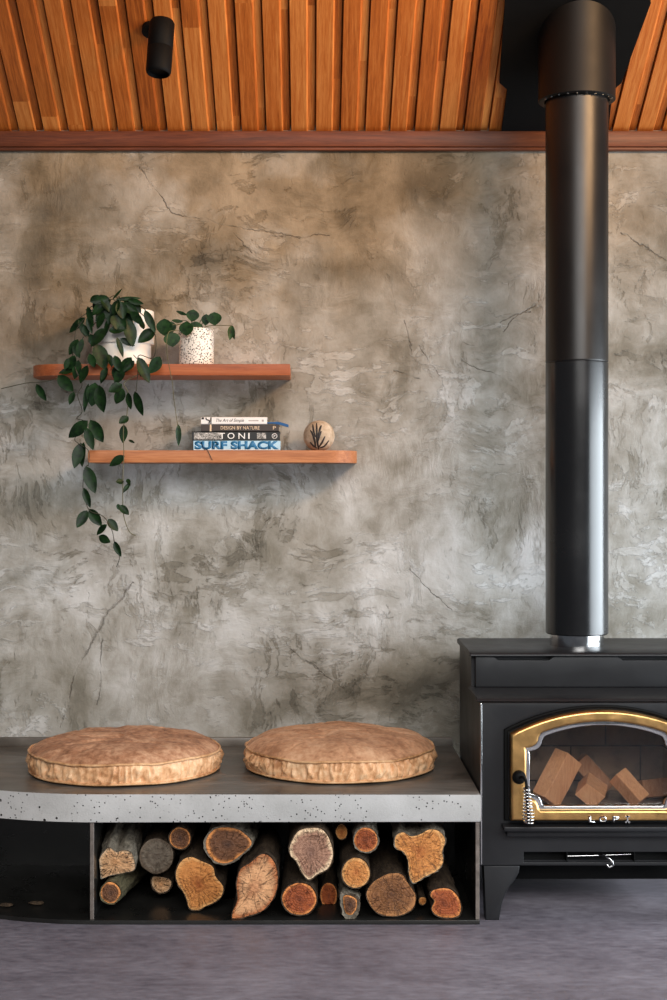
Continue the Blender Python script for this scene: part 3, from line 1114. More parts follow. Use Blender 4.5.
# screws around the sleeve's lower edge
for i in range(10):
    bm = bmesh.new()
    a = math.radians(200 + i * 15)
    c_ = Vector((FXC + (R2 - .010) * math.cos(a), FYC + (R2 - .010) * math.sin(a), 2.5915))
    add_tube(bm, [c_, c_ + Vector((0, 0, -.003))], 0.003, 8)
    obj('screw', bm, M['chrome'], flue, 40)


def on_ceiling(px, py, h=0.0):
    """where the ray through a photo pixel meets the sloping ceiling"""
    dx, dz = (px - VX) / F, (VY - py) / F
    # z = CAMZ + dz*Z ; d = 5.2 - Z ; z = CZ0 - h + SL*d
    Z = (CZ0 - h + SL * 5.2 - CAMZ) / (dz + SL)
    return Vector((dx * Z, CAMY + Z, CAMZ + dz * Z))


# black heat shield on the ceiling around the flue
out = [(501.5, 131), (507.5, 90), (499.5, 83), (505, 3), (506.5, -60), (633, -60), (651, 3), (621.5, 83), (612.5, 91), (608.5, 131)]
low = [on_ceiling(x, y, 0.020) for x, y in out]
nx = Vector((0, SL, 1)).normalized()
bm = bmesh.new()
a = [bm.verts.new(p) for p in low]
b = [bm.verts.new(p + nx * 0.0165) for p in low]
fa, fb = bm.faces.new(a), bm.faces.new(b)
for i in range(len(a)):
    bm.faces.new((a[i], a[(i + 1) % len(a)], b[(i + 1) % len(a)], b[i]))
for v in bm.verts:
    v.co.y = min(v.co.y, -0.031)
tag(obj('ceiling_heat_shield', bm, M['matte_black'], smooth=0), 'black notched steel plate on the timber ceiling around the flue', 'heat shield')

# ------------------------------------------------------------------ shelves
def shelf_outline(x0, x1, D, rl, rr, n=12):
    pts = [(x1, -0.0005)]
    if rr:
        for i in range(n + 1):
            a = math.pi / 2 * i / n
            pts.append((x1 - rr + rr * math.cos(a), -D + rr - rr * math.sin(a)))
    else:
        pts.append((x1, -D))
    if rl:
        for i in range(n + 1):
            a = math.pi / 2 * i / n
            pts.append((x0 + rl - rl * math.sin(a), -D + rl - rl * math.cos(a)))
    else:
        pts.append((x0, -D))
    pts.append((x0, -0.0005))
    return pts


SD = 0.215
ZF = 5.2 - SD
U_B, U_T = CAMZ + (VY - 375.3) * ZF / F, CAMZ + (VY - 364) * ZF / F
L_B, L_T = CAMZ + (VY - 462.5) * ZF / F, CAMZ + (VY - 450.3) * ZF / F
bm = bmesh.new()
add_prism(bm, shelf_outline((33 - VX) * 5.08 / F, (290 - VX) * ZF / F, SD, 0.11, 0), U_B, U_T, 0.002)
tag(obj('floating_shelf', bm, M['shelf_wood_red'], smooth=30), 'upper reddish timber floating shelf carrying the two plant pots', 'shelf')
bm = bmesh.new()
add_prism(bm, shelf_outline((88 - VX) * ZF / F, (357 - VX) * 5.08 / F, SD, 0, 0.11), L_B, L_T, 0.002)
tag(obj('floating_shelf', bm, M['shelf_wood'], smooth=30), 'lower honey timber floating shelf holding the books and round ornament', 'shelf')

# ------------------------------------------------------------------ ceiling spotlight
sp = thing('ceiling_spotlight', 'black cylindrical spotlight fixed to the timber ceiling', 'spotlight', tuple(on_ceiling(152, 30)))
ctop, cbot = P(162.3, 20.5, 4.60), P(158.3, 74, 4.57)
ax = (cbot - ctop)
L_ = ax.length
bm = bmesh.new()
prof = [(0, 0), (.028, 0), (.036, .003), (.0402, .011), (.0402, L_ * .52), (.0396, L_ * .525), (.0402, L_ * .53), (.0402, L_ - .010), (.037, L_ - .002), (.034, L_), (.033, L_ - .012), (0, L_ - .012)]
add_lathe(bm, prof, 0, 0, 40)
rot = Vector((0, 0, 1)).rotation_difference(ax.normalized()).to_matrix().to_4x4()
bm.transform(Matrix.Translation(ctop) @ rot)
obj('lamp_head', bm, M['matte_black'], sp, 40)
mp = on_ceiling(151, 28)
nxc = Vector((0, SL, 1)).normalized()
bm = bmesh.new()
add_tube(bm, [mp - nxc * 0.0005 + nxc * -0.0, mp - nxc * 0.018], 0.030, 24)
mid_ = ctop.lerp(cbot, 0.28)
add_tube(bm, [mp - nxc * 0.015, mid_.lerp(mp, 0.25)], 0.009, 12)
obj('mount', bm, M['matte_black'], sp, 40)

# ------------------------------------------------------------------ plants
rng = random.Random(7)


def add_leaf(bm, base, tip, width, normal, fold=0.18, droop=0.12, shape=0.85, nseg=8):
    """pointed leaf with a folded midrib, curving away from its normal towards the tip"""
    d = tip - base
    L = d.length
    n = normal - d.normalized() * normal.dot(d.normalized())
    n.normalize()
    s = d.normalized().cross(n)
    rows = []
    ts = (-1, -0.55, 0, 0.55, 1)
    for i in range(nseg + 1):
        u = i / nseg
        hw = 0.5 * width * (math.sin(math.pi * u ** shape) ** 0.8 if 0 < u < 1 else 0)
        bow = -droop * L * (u * u - u * 0.35)
        c = base + d * u + n * (bow + droop * L * 0.65 * u * u * 0)
        if i in (0, nseg):
            rows.append([bm.verts.new(c)])
        else:
            rows.append([bm.verts.new(c + s * hw * t + n * (abs(t) ** 1.4 * fold * hw * 2 * 0.5)) for t in ts])
    for a, b in zip(rows, rows[1:]):
        if len(a) == 1:
            for k in range(4):
                bm.faces.new((a[0], b[k + 1], b[k]))
        elif len(b) == 1:
            for k in range(4):
                bm.faces.new((a[k], a[k + 1], b[0]))
        else:
            for k in range(4):
                bm.faces.new((a[k], a[k + 1], b[k + 1], b[k]))


def px_leaves(bm, entries, org, sc, Z, zr=0.018):
    """entries in enlarged-crop units: (bx, by, tx, ty, width)"""
    for e in entries:
        bx, by, tx, ty, wd = e[:5]
        dz = e[5] if len(e) > 5 else 0
        zz = Z + rng.uniform(-zr, zr) + dz
        b = P(org[0] + bx / sc, org[1] + by / sc, zz)
        t = P(org[0] + tx / sc, org[1] + ty / sc, zz + rng.uniform(-.015, .015))
        nrm = Vector((rng.uniform(-.5, .5), -1, rng.uniform(-.15, .6)))
        add_leaf(bm, b, t, wd / sc * zz / F, nrm, rng.uniform(.1, .35), rng.uniform(-.06, .16))


def px_path(pts, org, sc, Z):
    return [P(org[0] + p[0] / sc, org[1] + p[1] / sc, Z + (p[2] if len(p) > 2 else 0)) for p in pts]


pot_c = P(121.5, 363, 5.085)
plant = thing('hanging_plant', 'trailing dark green vine in a large white pot on the upper shelf', 'plant', (pot_c.x, pot_c.y, U_T))
px_m = 5.085 / F
ztop, zmid = CAMZ + (VY - 307.5) * 4.98 / F, CAMZ + (VY - 342) * 4.975 / F
bm = bmesh.new()
r0, r1 = 29.5 * px_m, 32.5 * px_m
add_lathe(bm, [(0, U_T + .0004), (r0 - .004, U_T + .0004), (r0, U_T + .004), (r0, zmid + .002), (r1 - .002, zmid + .001), (r1, zmid + .004), (r1, ztop - .003), (r1 - .003, ztop), (r1 - .007, ztop - .002), (r1 - .008, ztop - .03), (0, ztop - .03)], pot_c.x, pot_c.y, 72)
obj('pot', bm, M['white_ceramic'], plant, 35)
bm = bmesh.new()
add_lathe(bm, [(r1 - .0085, ztop - .0295), (r1 - .03, ztop - .02), (0, ztop - .014)], pot_c.x, pot_c.y, 40)
obj('soil', bm, M['soil'], plant, 60)

ZL = 4.945
cA, sA = (60, 280), 6.67
crown = [(330, 120, 198, 145, 62), (350, 130, 418, 56, 20), (370, 132, 545, 118, 30), (410, 150, 535, 245, 66), (565, 200, 636, 352, 58),
         (345, 165, 235, 275, 80), (355, 180, 325, 305, 66), (400, 165, 480, 305, 92), (445, 255, 490, 445, 92), (325, 338, 435, 330, 62),
         (635, 330, 518, 418, 82), (170, 250, 56, 350, 58), (122, 265, 178, 385, 42), (185, 175, 218, 315, 48), (305, 320, 205, 445, 82),
         (236, 425, 305, 600, 112), (120, 395, 60, 500, 62), (152, 390, 108, 515, 48), (378, 380, 424, 518, 40), (325, 495, 348, 580, 42),
         (290, 215, 250, 330, 60), (470, 210, 560, 300, 60), (390, 130, 360, 240, 70), (300, 150, 210, 235, 60), (450, 130, 560, 160, 40),
         (330, 250, 300, 380, 46), (200, 140, 260, 100, 40), (370, 200, 440, 330, 70), (280, 120, 330, 210, 60), (400, 390, 500, 440, 46),
         (180, 250, 215, 360, 40), (560, 330, 525, 250, 40),
         (400, 140, 420, 260, 80), (340, 130, 270, 200, 70), (430, 120, 500, 200, 60), (310, 180, 260, 290, 70), (360, 230, 380, 330, 70), (480, 150, 540, 220, 60), (260, 130, 220, 200, 50), (440, 200, 400, 300, 60), (160, 300, 190, 380, 50), (200, 360, 240, 450, 60), (90, 420, 130, 520, 50), (60, 520, 30, 600, 40)]
bm = bmesh.new()
px_leaves(bm, crown, cA, sA, ZL)
obj('foliage', bm, M['leaf'], plant, 180, False)
bm = bmesh.new()
top = P(122, 312, 5.04)
for tx, ty in ((330, 120), (380, 130), (520, 160), (170, 200), (300, 160), (445, 200), (120, 260), (570, 200), (150, 390), (640, 330)):
    e = P(cA[0] + tx / sA, cA[1] + ty / sA, ZL)
    mid = top.lerp(e, 0.5) + Vector((0, 0, 0.03))
    add_tube(bm, catmull([top, mid, e], 6), 0.0016, 6)
obj('stems', bm, M['stem_dark'], plant, 180)


def vine(paths, leaves, mat):
    b1 = bmesh.new()
    for pth in paths:
        add_tube(b1, catmull(pth, 6), 0.0015, 6)
    v = obj('vine', b1, mat, plant, 180)
    b2 = bmesh.new()
    for (lst, org, sc) in leaves:
        px_leaves(b2, lst, org, sc, ZL)
    obj('foliage', b2, M['leaf'], v, 180, False)


cB, sB = (30, 350), 5.56
cC, sC = (60, 460), 7.41
# long left vine
vine([px_path([(170, 250), (110, 330), (95, 420), (85, 520), (120, 640)], cA, sA, ZL) +
      px_path([(255, 110), (290, 190), (265, 250), (290, 340), (260, 380), (300, 400), (250, 490), (270, 520), (325, 560), (325, 640)], cB, sB, ZL) +
      px_path([(195, 50), (170, 200), (212, 365), (300, 405), (345, 445), (385, 520), (402, 605)], cC, sC, ZL),
      px_path([(402, 605), (440, 715), (420, 790)], cC, sC, ZL)],
     [([(155, 140, 242, 232, 72), (250, 110, 158, 128, 40), (245, 232, 218, 305, 36), (325, 185, 300, 348, 34), (362, 180, 343, 315, 88),
        (385, 195, 405, 348, 78), (322, 392, 212, 490, 70), (335, 388, 407, 515, 74), (310, 430, 352, 558, 54), (285, 515, 245, 660, 66),
        (300, 512, 282, 652, 52), (320, 85, 280, 188, 60), (270, 55, 248, 165, 52), (430, 95, 392, 188, 44), (250, 30, 215, 110, 50), (330, 20, 360, 100, 46)], cB, sB),
      ([(190, 45, 262, 250, 96), (176, 205, 226, 355, 58), (202, 372, 124, 504, 78), (214, 362, 312, 490, 84), (355, 437, 430, 528, 66),
        (350, 478, 268, 555, 54), (288, 562, 372, 612, 68), (402, 603, 452, 718, 52)], cC, sC)], M['stem_dark'])
# middle vine falling past the lower shelf
vine([px_path([(490, 500), (560, 600)], cA, sA, ZL) + px_path([(525, 180), (545, 240), (540, 350), (520, 430), (522, 590)], cB, sB, ZL) +
      px_path([(468, 60), (465, 240), (470, 400), (510, 525), (560, 562)], cC, sC, ZL)],
     [([(512, 190, 436, 232, 62), (516, 212, 478, 304, 62), (545, 235, 560, 332, 42), (582, 228, 628, 368, 54), (548, 370, 494, 408, 46),
        (522, 415, 516, 518, 48), (548, 500, 582, 516, 16), (527, 588, 440, 645, 52), (565, 40, 500, 135, 62), (520, 100, 470, 190, 60), (470, 30, 500, 120, 50)], cB, sB),
      ([(472, 158, 412, 162, 46), (495, 140, 520, 180, 34), (522, 165, 460, 248, 34), (425, 325, 442, 372, 34), (440, 335, 512, 408, 56)], cC, sC)], M['stem'])
# short right vine over the shelf edge
vine([px_path([(600, 250), (640, 400), (620, 520)], cA, sA, ZL) + px_path([(605, 30), (600, 120), (590, 230)], cB, sB, ZL)],
     [([(600, 45, 664, 185, 64), (580, 60, 520, 120, 44), (640, 60, 610, 150, 60)], cB, sB), ([(520, 515, 592, 662, 70), (668, 510, 596, 625, 84), (380, 570, 368, 668, 62), (300, 590, 278, 668, 44)], cA, sA)], M['stem_dark'])
# thin tendril reaching out to the left with a single leaf
vine([px_path([(155, 155), (100, 172), (40, 180), (-20, 184), (-160, 215)], cB, sB, ZL)], [([(35, 188, 92, 284, 46)], cB, sB)], M['stem_dark'])

# small plant in the speckled pot
pc = P(196.5, 363, 5.075)
pm = 5.075 / F
pz1 = CAMZ + (VY - 327.5) * 5.03 / F
pl2 = thing('potted_plant', 'small round leaved plant in a white pot speckled black, on the upper shelf', 'plant', (pc.x, pc.y, U_T))
bm = bmesh.new()
r_ = 17.3 * pm
add_lathe(bm, [(0, U_T + .0004), (r_ - .004, U_T + .0004), (r_, U_T + .005), (r_, pz1 - .003), (r_ - .003, pz1), (r_ - .006, pz1 - .002), (r_ - .007, pz1 - .018), (0, pz1 - .018)], pc.x, pc.y, 64)
obj('pot', bm, M['speckle'], pl2, 35)
bm = bmesh.new()
add_lathe(bm, [(r_ - .0075, pz1 - .0175), (0, pz1 - .010)], pc.x, pc.y, 32)
obj('soil', bm, M['soil'], pl2, 60)
cD, sD = (150, 300), 7.02
rounds = [(295, 108, 40, 42, 5.03), (455, 130, 46, 46, 5.01), (388, 138, 28, 40, 5.04), (104, 190, 52, 60, 5.0), (160, 275, 52, 52, 4.995), (217, 92, 36, 12, 5.05),
          (255, 200, 46, 50, 5.0), (318, 185, 42, 34, 5.02), (190, 148, 34, 14, 5.05), (150, 190, 30, 40, 5.05)]
bm = bmesh.new()
b2 = bmesh.new()
root = Vector((pc.x, pc.y, pz1 - .012))
for x, y, rx, ry, Z in rounds:
    c_ = P(cD[0] + x / sD, cD[1] + y / sD, Z)
    k = Z / F / sD
    b = c_ + Vector((rng.uniform(-.3, .3) * rx * k, 0, ry * k))
    t_ = c_ - Vector((0, 0, ry * k * 1.05))
    nrm = Vector((rng.uniform(-.3, .3), -1, rng.uniform(0, .4)))
    add_leaf(bm, b, t_, 2.3 * rx * k, nrm, .08, .06, 0.9, 10)
    add_tube(b2, catmull([root, root.lerp(c_, .5) + Vector((0, 0, .02)), c_ + Vector((0, .002, 0))], 5), 0.0014, 6)
lf = lambda x, y, Z: P(cD[0] + x / sD, cD[1] + y / sD, Z)
add_leaf(bm, lf(575, 178, 5.02), lf(560, 280, 5.0), 50 * 5 / F / sD, Vector((.2, -1, .1)), .3, .1)
add_leaf(bm, lf(580, 180, 5.03), lf(590, 278, 5.02), 36 * 5 / F / sD, Vector((-.6, -1, .1)), .3, .1)
obj('foliage', bm, M['leaf_light'], pl2, 180, False)
add_tube(b2, catmull([root, lf(400, 185, 5.02), lf(500, 178, 5.02), lf(575, 180, 5.02)], 6), 0.0014, 6)
tr = [root, lf(180, 215, 5.0), lf(125, 240, 4.965), lf(120, 380, 4.955), lf(155, 570, 4.955), P(174, 400, 4.955), P(178, 428, 4.955)]
add_tube(b2, catmull(tr, 6), 0.0013, 6)
obj('stems', b2, M['stem'], pl2, 180)
bm = bmesh.new()
add_leaf(bm, P(178.2, 424, 4.955), P(178.6, 446, 4.955), 6 * 4.95 / F, Vector((.3, -1, 0)), .3, .05)
v_ = obj('trailing_leaf', bm, M['leaf_light'], pl2, 180, False)

# ------------------------------------------------------------------ books
ZB = 5.02
bx = lambda px: (px - VX) * ZB / F
bz = lambda py: CAMZ + (VY - py) * ZB / F
YB = Yz(ZB)


def book(label, x0, x1, z0, z1, cover, depth=0.145, photo=None):
    t = thing('book', label, 'book', ((x0 + x1) / 2, YB + depth / 2, z0), 'books stacked on the lower shelf')
    bm = bmesh.new()
    th = 0.0022
    g = 0.0003
    z0, z1 = z0 + g, z1 - g
    prof = [(YB + depth, z0), (YB + .002, z0), (YB, z0 + .002), (YB, z1 - .002), (YB + .002, z1), (YB + depth, z1), (YB + depth, z1 - th), (YB + .004, z1 - th), (YB + .004, z0 + th), (YB + depth, z0 + th)]
    extrude_profile(bm, prof, x0, x1)
    obj('cover', bm, cover, t, 30)
    bm = bmesh.new()
    add_box(bm, x0 + .003, x1 - .003, YB + .0042, YB + depth - .003, z0 + th + .0001, z1 - th - .0001)
    obj('pages', bm, M['paper'], t, 0)
    return t, z0, z1


def lettering(parent, txt, x0, x1, z0, z1, mat, **kw):
    bm = bmesh.new()
    add_text(bm, txt, x0, x1, z0, z1, YB - .0001, 0.0005, **kw)
    return obj('lettering', bm, mat, parent, 0)


def patch(parent, name, x0, x1, z0, z1, mat, dy=0.0):
    bm = bmesh.new()
    add_box(bm, x0, x1, YB - .0004 - dy, YB - .0001, z0, z1)
    return obj(name, bm, mat, parent, 0)


hb = [L_T, bz(440.6), bz(431.4), bz(424.3), bz(417.0)]
b1, z0, z1 = book('pale blue book with large blue capitals, lowest in the stack on the shelf', bx(193.5), bx(280.5), hb[0], hb[1], M['book_blue'])
lettering(b1, 'SURF SHACK', bx(194.5), bx(279), z0 + .0035, z1 - .0012, M['ink_blue'], bold=0.055)
patch(b1, 'spine_wave', bx(194), bx(280), z0 + .0022, z0 + .0040, M['ink_white'])
bm = bmesh.new()
add_tube(bm, [Vector((bx(201), YB - .0012, z1 - .004)), Vector((bx(204), YB - .002, z0 + .006)), Vector((bx(204.5), YB - .004, L_T + .0022)), Vector((bx(208), Yz(ZF) + .001, L_T + .0022)), Vector((bx(208.6), Yz(ZF) - .0020, L_T - .001)), Vector((bx(213), Yz(ZF) - .0020, L_T - .034))], 0.0011, 6)
obj('ribbon', bm, M['book_black'], b1, 180)['label'] = 'thin black marker ribbon hanging over the shelf edge'
b2_, z0, z1 = book('black book with large white capitals and grey photo on its spine', bx(192), bx(280), hb[1], hb[2], M['book_black'])
patch(b2_, 'cover_photo', bx(194), bx(222), z0 + .004, z1 - .004, M['spine_photo'])
patch(b2_, 'cover_photo', bx(257), bx(266), z0 + .006, z1 - .005, M['spine_photo'])
for ch, a, b in (('T', 219.5, 225), ('O', 227.5, 234.5), ('N', 238.5, 245), ('I', 248.3, 249.6)):
    if ch == 'I':
        patch(b2_, 'lettering', bx(a), bx(b), z0 + .006, z1 - .005, M['ink_white'], .0003)
    else:
        lettering(b2_, ch, bx(a), bx(b), z0 + .006, z1 - .005, M['ink_white'])
bm = bmesh.new()
cc_, rr_ = Vector((bx(274.5), YB - .0006, (z0 + z1) / 2)), .0085
add_tube(bm, [cc_ + Vector((math.cos(i / 24 * 6.2832) * rr_, 0, math.sin(i / 24 * 6.2832) * rr_)) for i in range(24)], .0012, 6, True)
add_tube(bm, [cc_ + Vector((-.004, 0, -.004)), cc_ + Vector((.004, 0, .004))], .0012, 6)
add_tube(bm, [cc_ + Vector((-.004, 0, .004)), cc_ + Vector((.001, 0, .000))], .0012, 6)
obj('emblem', bm, M['ink_white'], b2_, 60)
b3, z0, z1 = book('charcoal book with cream capitals, third up in the stack', bx(201), bx(279), hb[2], hb[3], M['book_grey'])
lettering(b3, 'DESIGN BY NATURE', bx(220.5), bx(259.5), z0 + .006, z1 - .006, M['ink_cream'], bold=0.01)
patch(b3, 'spine_band', bx(209.8), bx(211.5), z0 + .0004, z1 - .0004, M['ink_cream'])
lettering(b3, 'P', bx(273), bx(276), z0 + .006, z1 - .006, M['ink_cream'])
b4, z0, z1 = book('thin white book with italic title, topmost in the stack', bx(201), bx(267), hb[3], hb[4], M['book_white'])
lettering(b4, 'The Art of Simple', bx(216), bx(244), z0 + .0045, z1 - .0055, M['ink_dark'], shear=0.3)
patch(b4, 'faint_spine_print', bx(248.5), bx(258.5), z0 + .0105, z1 - .0105, M['ink_grey'])
patch(b4, 'faint_spine_print', bx(261.8), bx(263.8), z0 + .009, z1 - .009, M['ink_grey'])
bm = bmesh.new()
add_box(bm, bx(201.5), bx(204), YB - .0005, YB - .0001, z1 - .008, z1 - .001)
add_tube(bm, catmull([Vector((bx(206), YB - .0004, z1 - .002)), Vector((bx(206.6), YB - .0004, (z0 + z1) / 2 + .004)), Vector((bx(209.5), YB - .0004, (z0 + z1) / 2)), Vector((bx(209), YB - .0004, z0 + .002))], 5), .0022, 6)
add_box(bm, bx(210.3), bx(211.6), YB - .0006, YB - .0001, z0 + .001, z1 - .001)
obj('spine_band', bm, M['ink_dark'], b4, 0)
# blue tag poking out from under the white book
bm = bmesh.new()
p0, p1 = P(266.5, 421.6, ZB + .02), P(288.5, 423.0, ZB + .01)
p0.z = hb[3] + .006
d_ = (p1 - p0)
nn = Vector((-d_.z, 0, d_.x)).normalized()
qs = []
for s, wd, dp in ((0, .002, 0), (.4, .003, 0), (.45, .0045, 0), (.62, .0045, .0015), (1, .0045, .010)):
    c_ = p0 + d_ * s - Vector((0, 0, dp))
    qs.append([bm.verts.new(c_ + nn * k * wd + Vector((0, yy, 0))) for k, yy in ((-1, 0), (1, 0), (1, .03), (-1, .03))])
for a, b in zip(qs, qs[1:]):
    for k in range(4):
        bm.faces.new((a[k], a[(k + 1) % 4], b[(k + 1) % 4], b[k]))
bm.faces.new(qs[0]); bm.faces.new(qs[-1])
bmk = obj('bookmark', bm, M['blue_tag'], b4, 0)
bmk['label'] = 'blue bookmark tag sticking out to the right'

# ------------------------------------------------------------------ round ornament
oc = P(319, 435.6, 5.085)
orad = 15.6 * 5.085 / F
oc.z = L_T + orad * 0.965 + .0003
orb = thing('round_ornament', 'round beige stoneware ornament with a black leaf motif on the lower shelf', 'ornament', (oc.x, oc.y, L_T))
bm = bmesh.new()
prof = [(0, L_T + .0003)]
for i in range(3, 33):
    a = math.pi * i / 32
    prof.append((orad * math.sin(a), max(L_T + .0003, oc.z - orad * math.cos(a))))
prof[-1] = (0, oc.z + orad)
add_lathe(bm, prof, oc.x, oc.y, 56)
obj('body', bm, M['orb'], orb, 60)
bm = bmesh.new()


def on_orb(px, py):
    x, z = (px - VX) * 5.03 / F - oc.x, CAMZ + (VY - py) * 5.03 / F - oc.z
    q = max(0.0, orad * orad - x * x - z * z)
    return Vector((oc.x + x, oc.y - math.sqrt(q), oc.z + z))


o0, os_ = (290, 430), 8.34
strokes = [((215, 145), (205, 80), (180, 10)), ((215, 110), (195, 50), (170, 0)), ((232, 100), (245, 50), (262, 8)), ((240, 145), (270, 100), (292, 52)),
           ((245, 150), (290, 130), (325, 85)), ((225, 150), (190, 125), (168, 98)), ((238, 160), (225, 60), (222, -60)), ((212, 60), (195, 0), (190, -50)), ((235, 50), (250, -10), (262, -40))]
for st in strokes:
    pts = catmull([Vector((x, y, 0)) for x, y in st], 8)
    m_ = len(pts)
    wp = [on_orb(o0[0] + p.x / os_, o0[1] + p.y / os_) for p in pts]
    add_tube(bm, wp, [0.0008 + 0.0034 * math.sin(math.pi * (0.08 + 0.84 * i / (m_ - 1))) for i in range(m_)], 6)
for v in bm.verts:
    r = v.co - oc
    v.co = oc + r.normalized() * min(r.length, orad + .0006)
obj('leaf_motif', bm, M['ink_dark'], orb, 180)

# ------------------------------------------------------------------ cushions
def nz(x, y=0.0, z=0.0):
    return mnoise.noise(Vector((x, y, z)))


def cushion(label, cx, cy, R, hb, dome, mt, mb, seed, tilt=0.0):
    t = thing('floor_cushion', label, 'cushion', (cx, cy, SLAB_T), 'round leather cushions on the bench')
    N = 420
    z0 = SLAB_T + 0.010

    def rim(a):
        return R * (1 + 0.012 * nz(math.cos(a) * 1.3 + seed, math.sin(a) * 1.3))

    def seam(a):
        return z0 + hb + 0.007 * nz(math.cos(a) * 2.1 + seed, math.sin(a) * 2.1, 4) + 0.003 * nz(math.cos(a) * 6 + seed, math.sin(a) * 6, 9) + tilt * math.cos(a)

    def low(a):
        return z0 + 0.003 * nz(math.cos(a) * 2.5 + seed, math.sin(a) * 2.5, 7)
    A = [2 * math.pi * i / N for i in range(N)]
    pt = lambda r, a, z: Vector((cx + r * math.cos(a), cy + r * math.sin(a), z))
    # top panel
    bm = bmesh.new()
    rings = []
    K = 26
    for k in range(K):
        u = 1 - k / K
        row = []
        for a in A:
            ez = 0.78 * (1 - u ** 8) + 0.22 * (1 - u ** 2)
            pucker = 0.0022 * (u ** 10) * nz(math.cos(a) * 17 + seed, math.sin(a) * 17, 3)
            x, y = u * math.cos(a), u * math.sin(a)
            crease = 0.007 * nz(x * 2.0 + seed, y * 2.0, 1) * ez - 0.006 * max(0, 1 - abs(nz(x * 2.6 + seed, y * 2.6 + 3, 2)) * 9) * ez * (1 - u * .4) + 0.002 * nz(x * 9 + seed, y * 9, 2) * ez
            z = seam(a) * u ** 0.5 + (z0 + hb) * (1 - u ** 0.5) + dome * ez + pucker * ez * 3 + crease
            row.append(bm.verts.new(pt(rim(a) * u, a, z)))
        rings.append(row)
    ctr = bm.verts.new(pt(0, 0, z0 + hb + dome))
    for a_, b_ in zip(rings, rings[1:]):
        for i in range(N):
            j = (i + 1) % N
            bm.faces.new((a_[i], a_[j], b_[j], b_[i]))
    for i in range(N):
        bm.faces.new((rings[-1][i], rings[-1][(i + 1) % N], ctr))
    obj('top_panel', bm, mt, t, 180)
    # gathered side band
    bm = bmesh.new()
    rows = []
    KB = 12
    for k in range(KB + 1):
        v = k / KB
        row = []
        for a in A:
            ca, sa = math.cos(a), math.sin(a)
            bulge = 0.009 * math.sin(math.pi * v)
            g = 1 - abs(nz(ca * 15 + seed, sa * 15, v * 0.9)) * 2.4
            g2 = 1 - abs(nz(ca * 30 + seed, sa * 30, v * 1.6 + 5)) * 2.4
            amp = 0.5 + 0.9 * max(0, nz(ca * 1.7 + seed * 2, sa * 1.7, 8) + .25)
            w_ = (math.sin(math.pi * v) ** 0.6) if 0 < v < 1 else 0
            g = g * abs(g)
            d = (0.0185 * g + 0.0080 * g2) * w_ * amp
            z = low(a) * (1 - v) + seam(a) * v
            row.append(bm.verts.new(pt(rim(a) - 0.001 + bulge + d - 0.012 * w_, a, z)))
        rows.append(row)
    for a_, b_ in zip(rows, rows[1:]):
        for i in range(N):
            j = (i + 1) % N
            bm.faces.new((a_[i], a_[j], b_[j], b_[i]))
    obj('side_band', bm, mb, t, 180)
    for fz, rr, off in ((seam, 0.0042, 0.003), (low, 0.0038, 0.001)):
        bm = bmesh.new()
        add_tube(bm, [pt(rim(a) + off, a, fz(a)) for a in A[::2]], rr, 8, True)
        obj('piping', bm, M['tan_pipe'], t, 180)
    bm = bmesh.new()
    rows = []
    for u, dz in ((1, 0), (.93, -.006), (.85, -.0095), (0, -.0095)):
        if u == 0:
            c_ = bm.verts.new((cx, cy, SLAB_T + .0006))
            for i in range(N):
                bm.faces.new((rows[-1][i], c_, rows[-1][(i + 1) % N]))
        else:
            rows.append([bm.verts.new(pt((rim(a) - .002) * u, a, low(a) if u == 1 else (low(a) + SLAB_T) / 2 if u == .93 else SLAB_T + .0006)) for a in A])
            if len(rows) > 1:
                for i in range(N):
                    bm.faces.new((rows[-2][i], rows[-2][(i + 1) % N], rows[-1][(i + 1) % N], rows[-1][i]))
    obj('bottom_panel', bm, mb, t, 180)
    return t


CZ1 = 4.745
cushion('brown suede round cushion on the left half of the bench', (125 - VX) * CZ1 / F, Yz(CZ1), 0.308, 0.060, 0.042, M['tan_top'], M['tan_band'], 3.1)
CZ2 = 4.785
cushion('paler sand coloured round cushion on the bench, nearest the stove', (339.5 - VX) * CZ2 / F, Yz(CZ2), 0.306, 0.062, 0.050, M['sand_top'], M['tan_band'], 8.4)

# ------------------------------------------------------------------ firewood
BARK = {'dark': bark_material('dark_bark', srgb(34, 26, 20), srgb(86, 70, 54)),
        'grey': bark_material('grey_bark', srgb(58, 52, 44), srgb(146, 136, 120)),
        'green': bark_material('mossy_bark', srgb(52, 48, 34), srgb(110, 102, 76))}
ENDS = {'gold': endgrain_material('golden_end_grain', srgb(168, 94, 42), srgb(214, 140, 74), srgb(232, 170, 104), 5),
        'pale': endgrain_material('pale_split_end', srgb(228, 166, 112), srgb(240, 186, 136), srgb(246, 204, 160), 2, 0.9, 1.0),
        'flame': endgrain_material('flame_grained_end', srgb(232, 164, 116), srgb(238, 178, 128), srgb(214, 132, 80), 1.5, 0.45, 1.0),
        'pink': endgrain_material('pink_heartwood_end', srgb(122, 88, 74), srgb(176, 132, 108), srgb(250, 216, 176), 6),
        'red': endgrain_material('red_heartwood_end', srgb(116, 54, 26), srgb(166, 84, 42), srgb(234, 146, 80), 6),
        'brown': endgrain_material('brown_end_grain', srgb(104, 66, 38), srgb(140, 92, 54), srgb(178, 122, 74), 7),
        'grey': endgrain_material('weathered_grey_end', srgb(92, 80, 68), srgb(108, 96, 82), srgb(118, 104, 88), 2.5, 0.4),
        'dark': endgrain_material('dark_core_end', srgb(70, 46, 34), srgb(118, 78, 52), srgb(238, 156, 88), 5)}


def ell(cx, cy, rx, ry, n=10, jit=0.06, seed=0):
    r = random.Random(seed)
    return [(cx + rx * math.cos(2 * math.pi * i / n) * (1 + r.uniform(-jit, jit)), cy + ry * math.sin(2 * math.pi * i / n) * (1 + r.uniform(-jit, jit))) for i in range(n)]


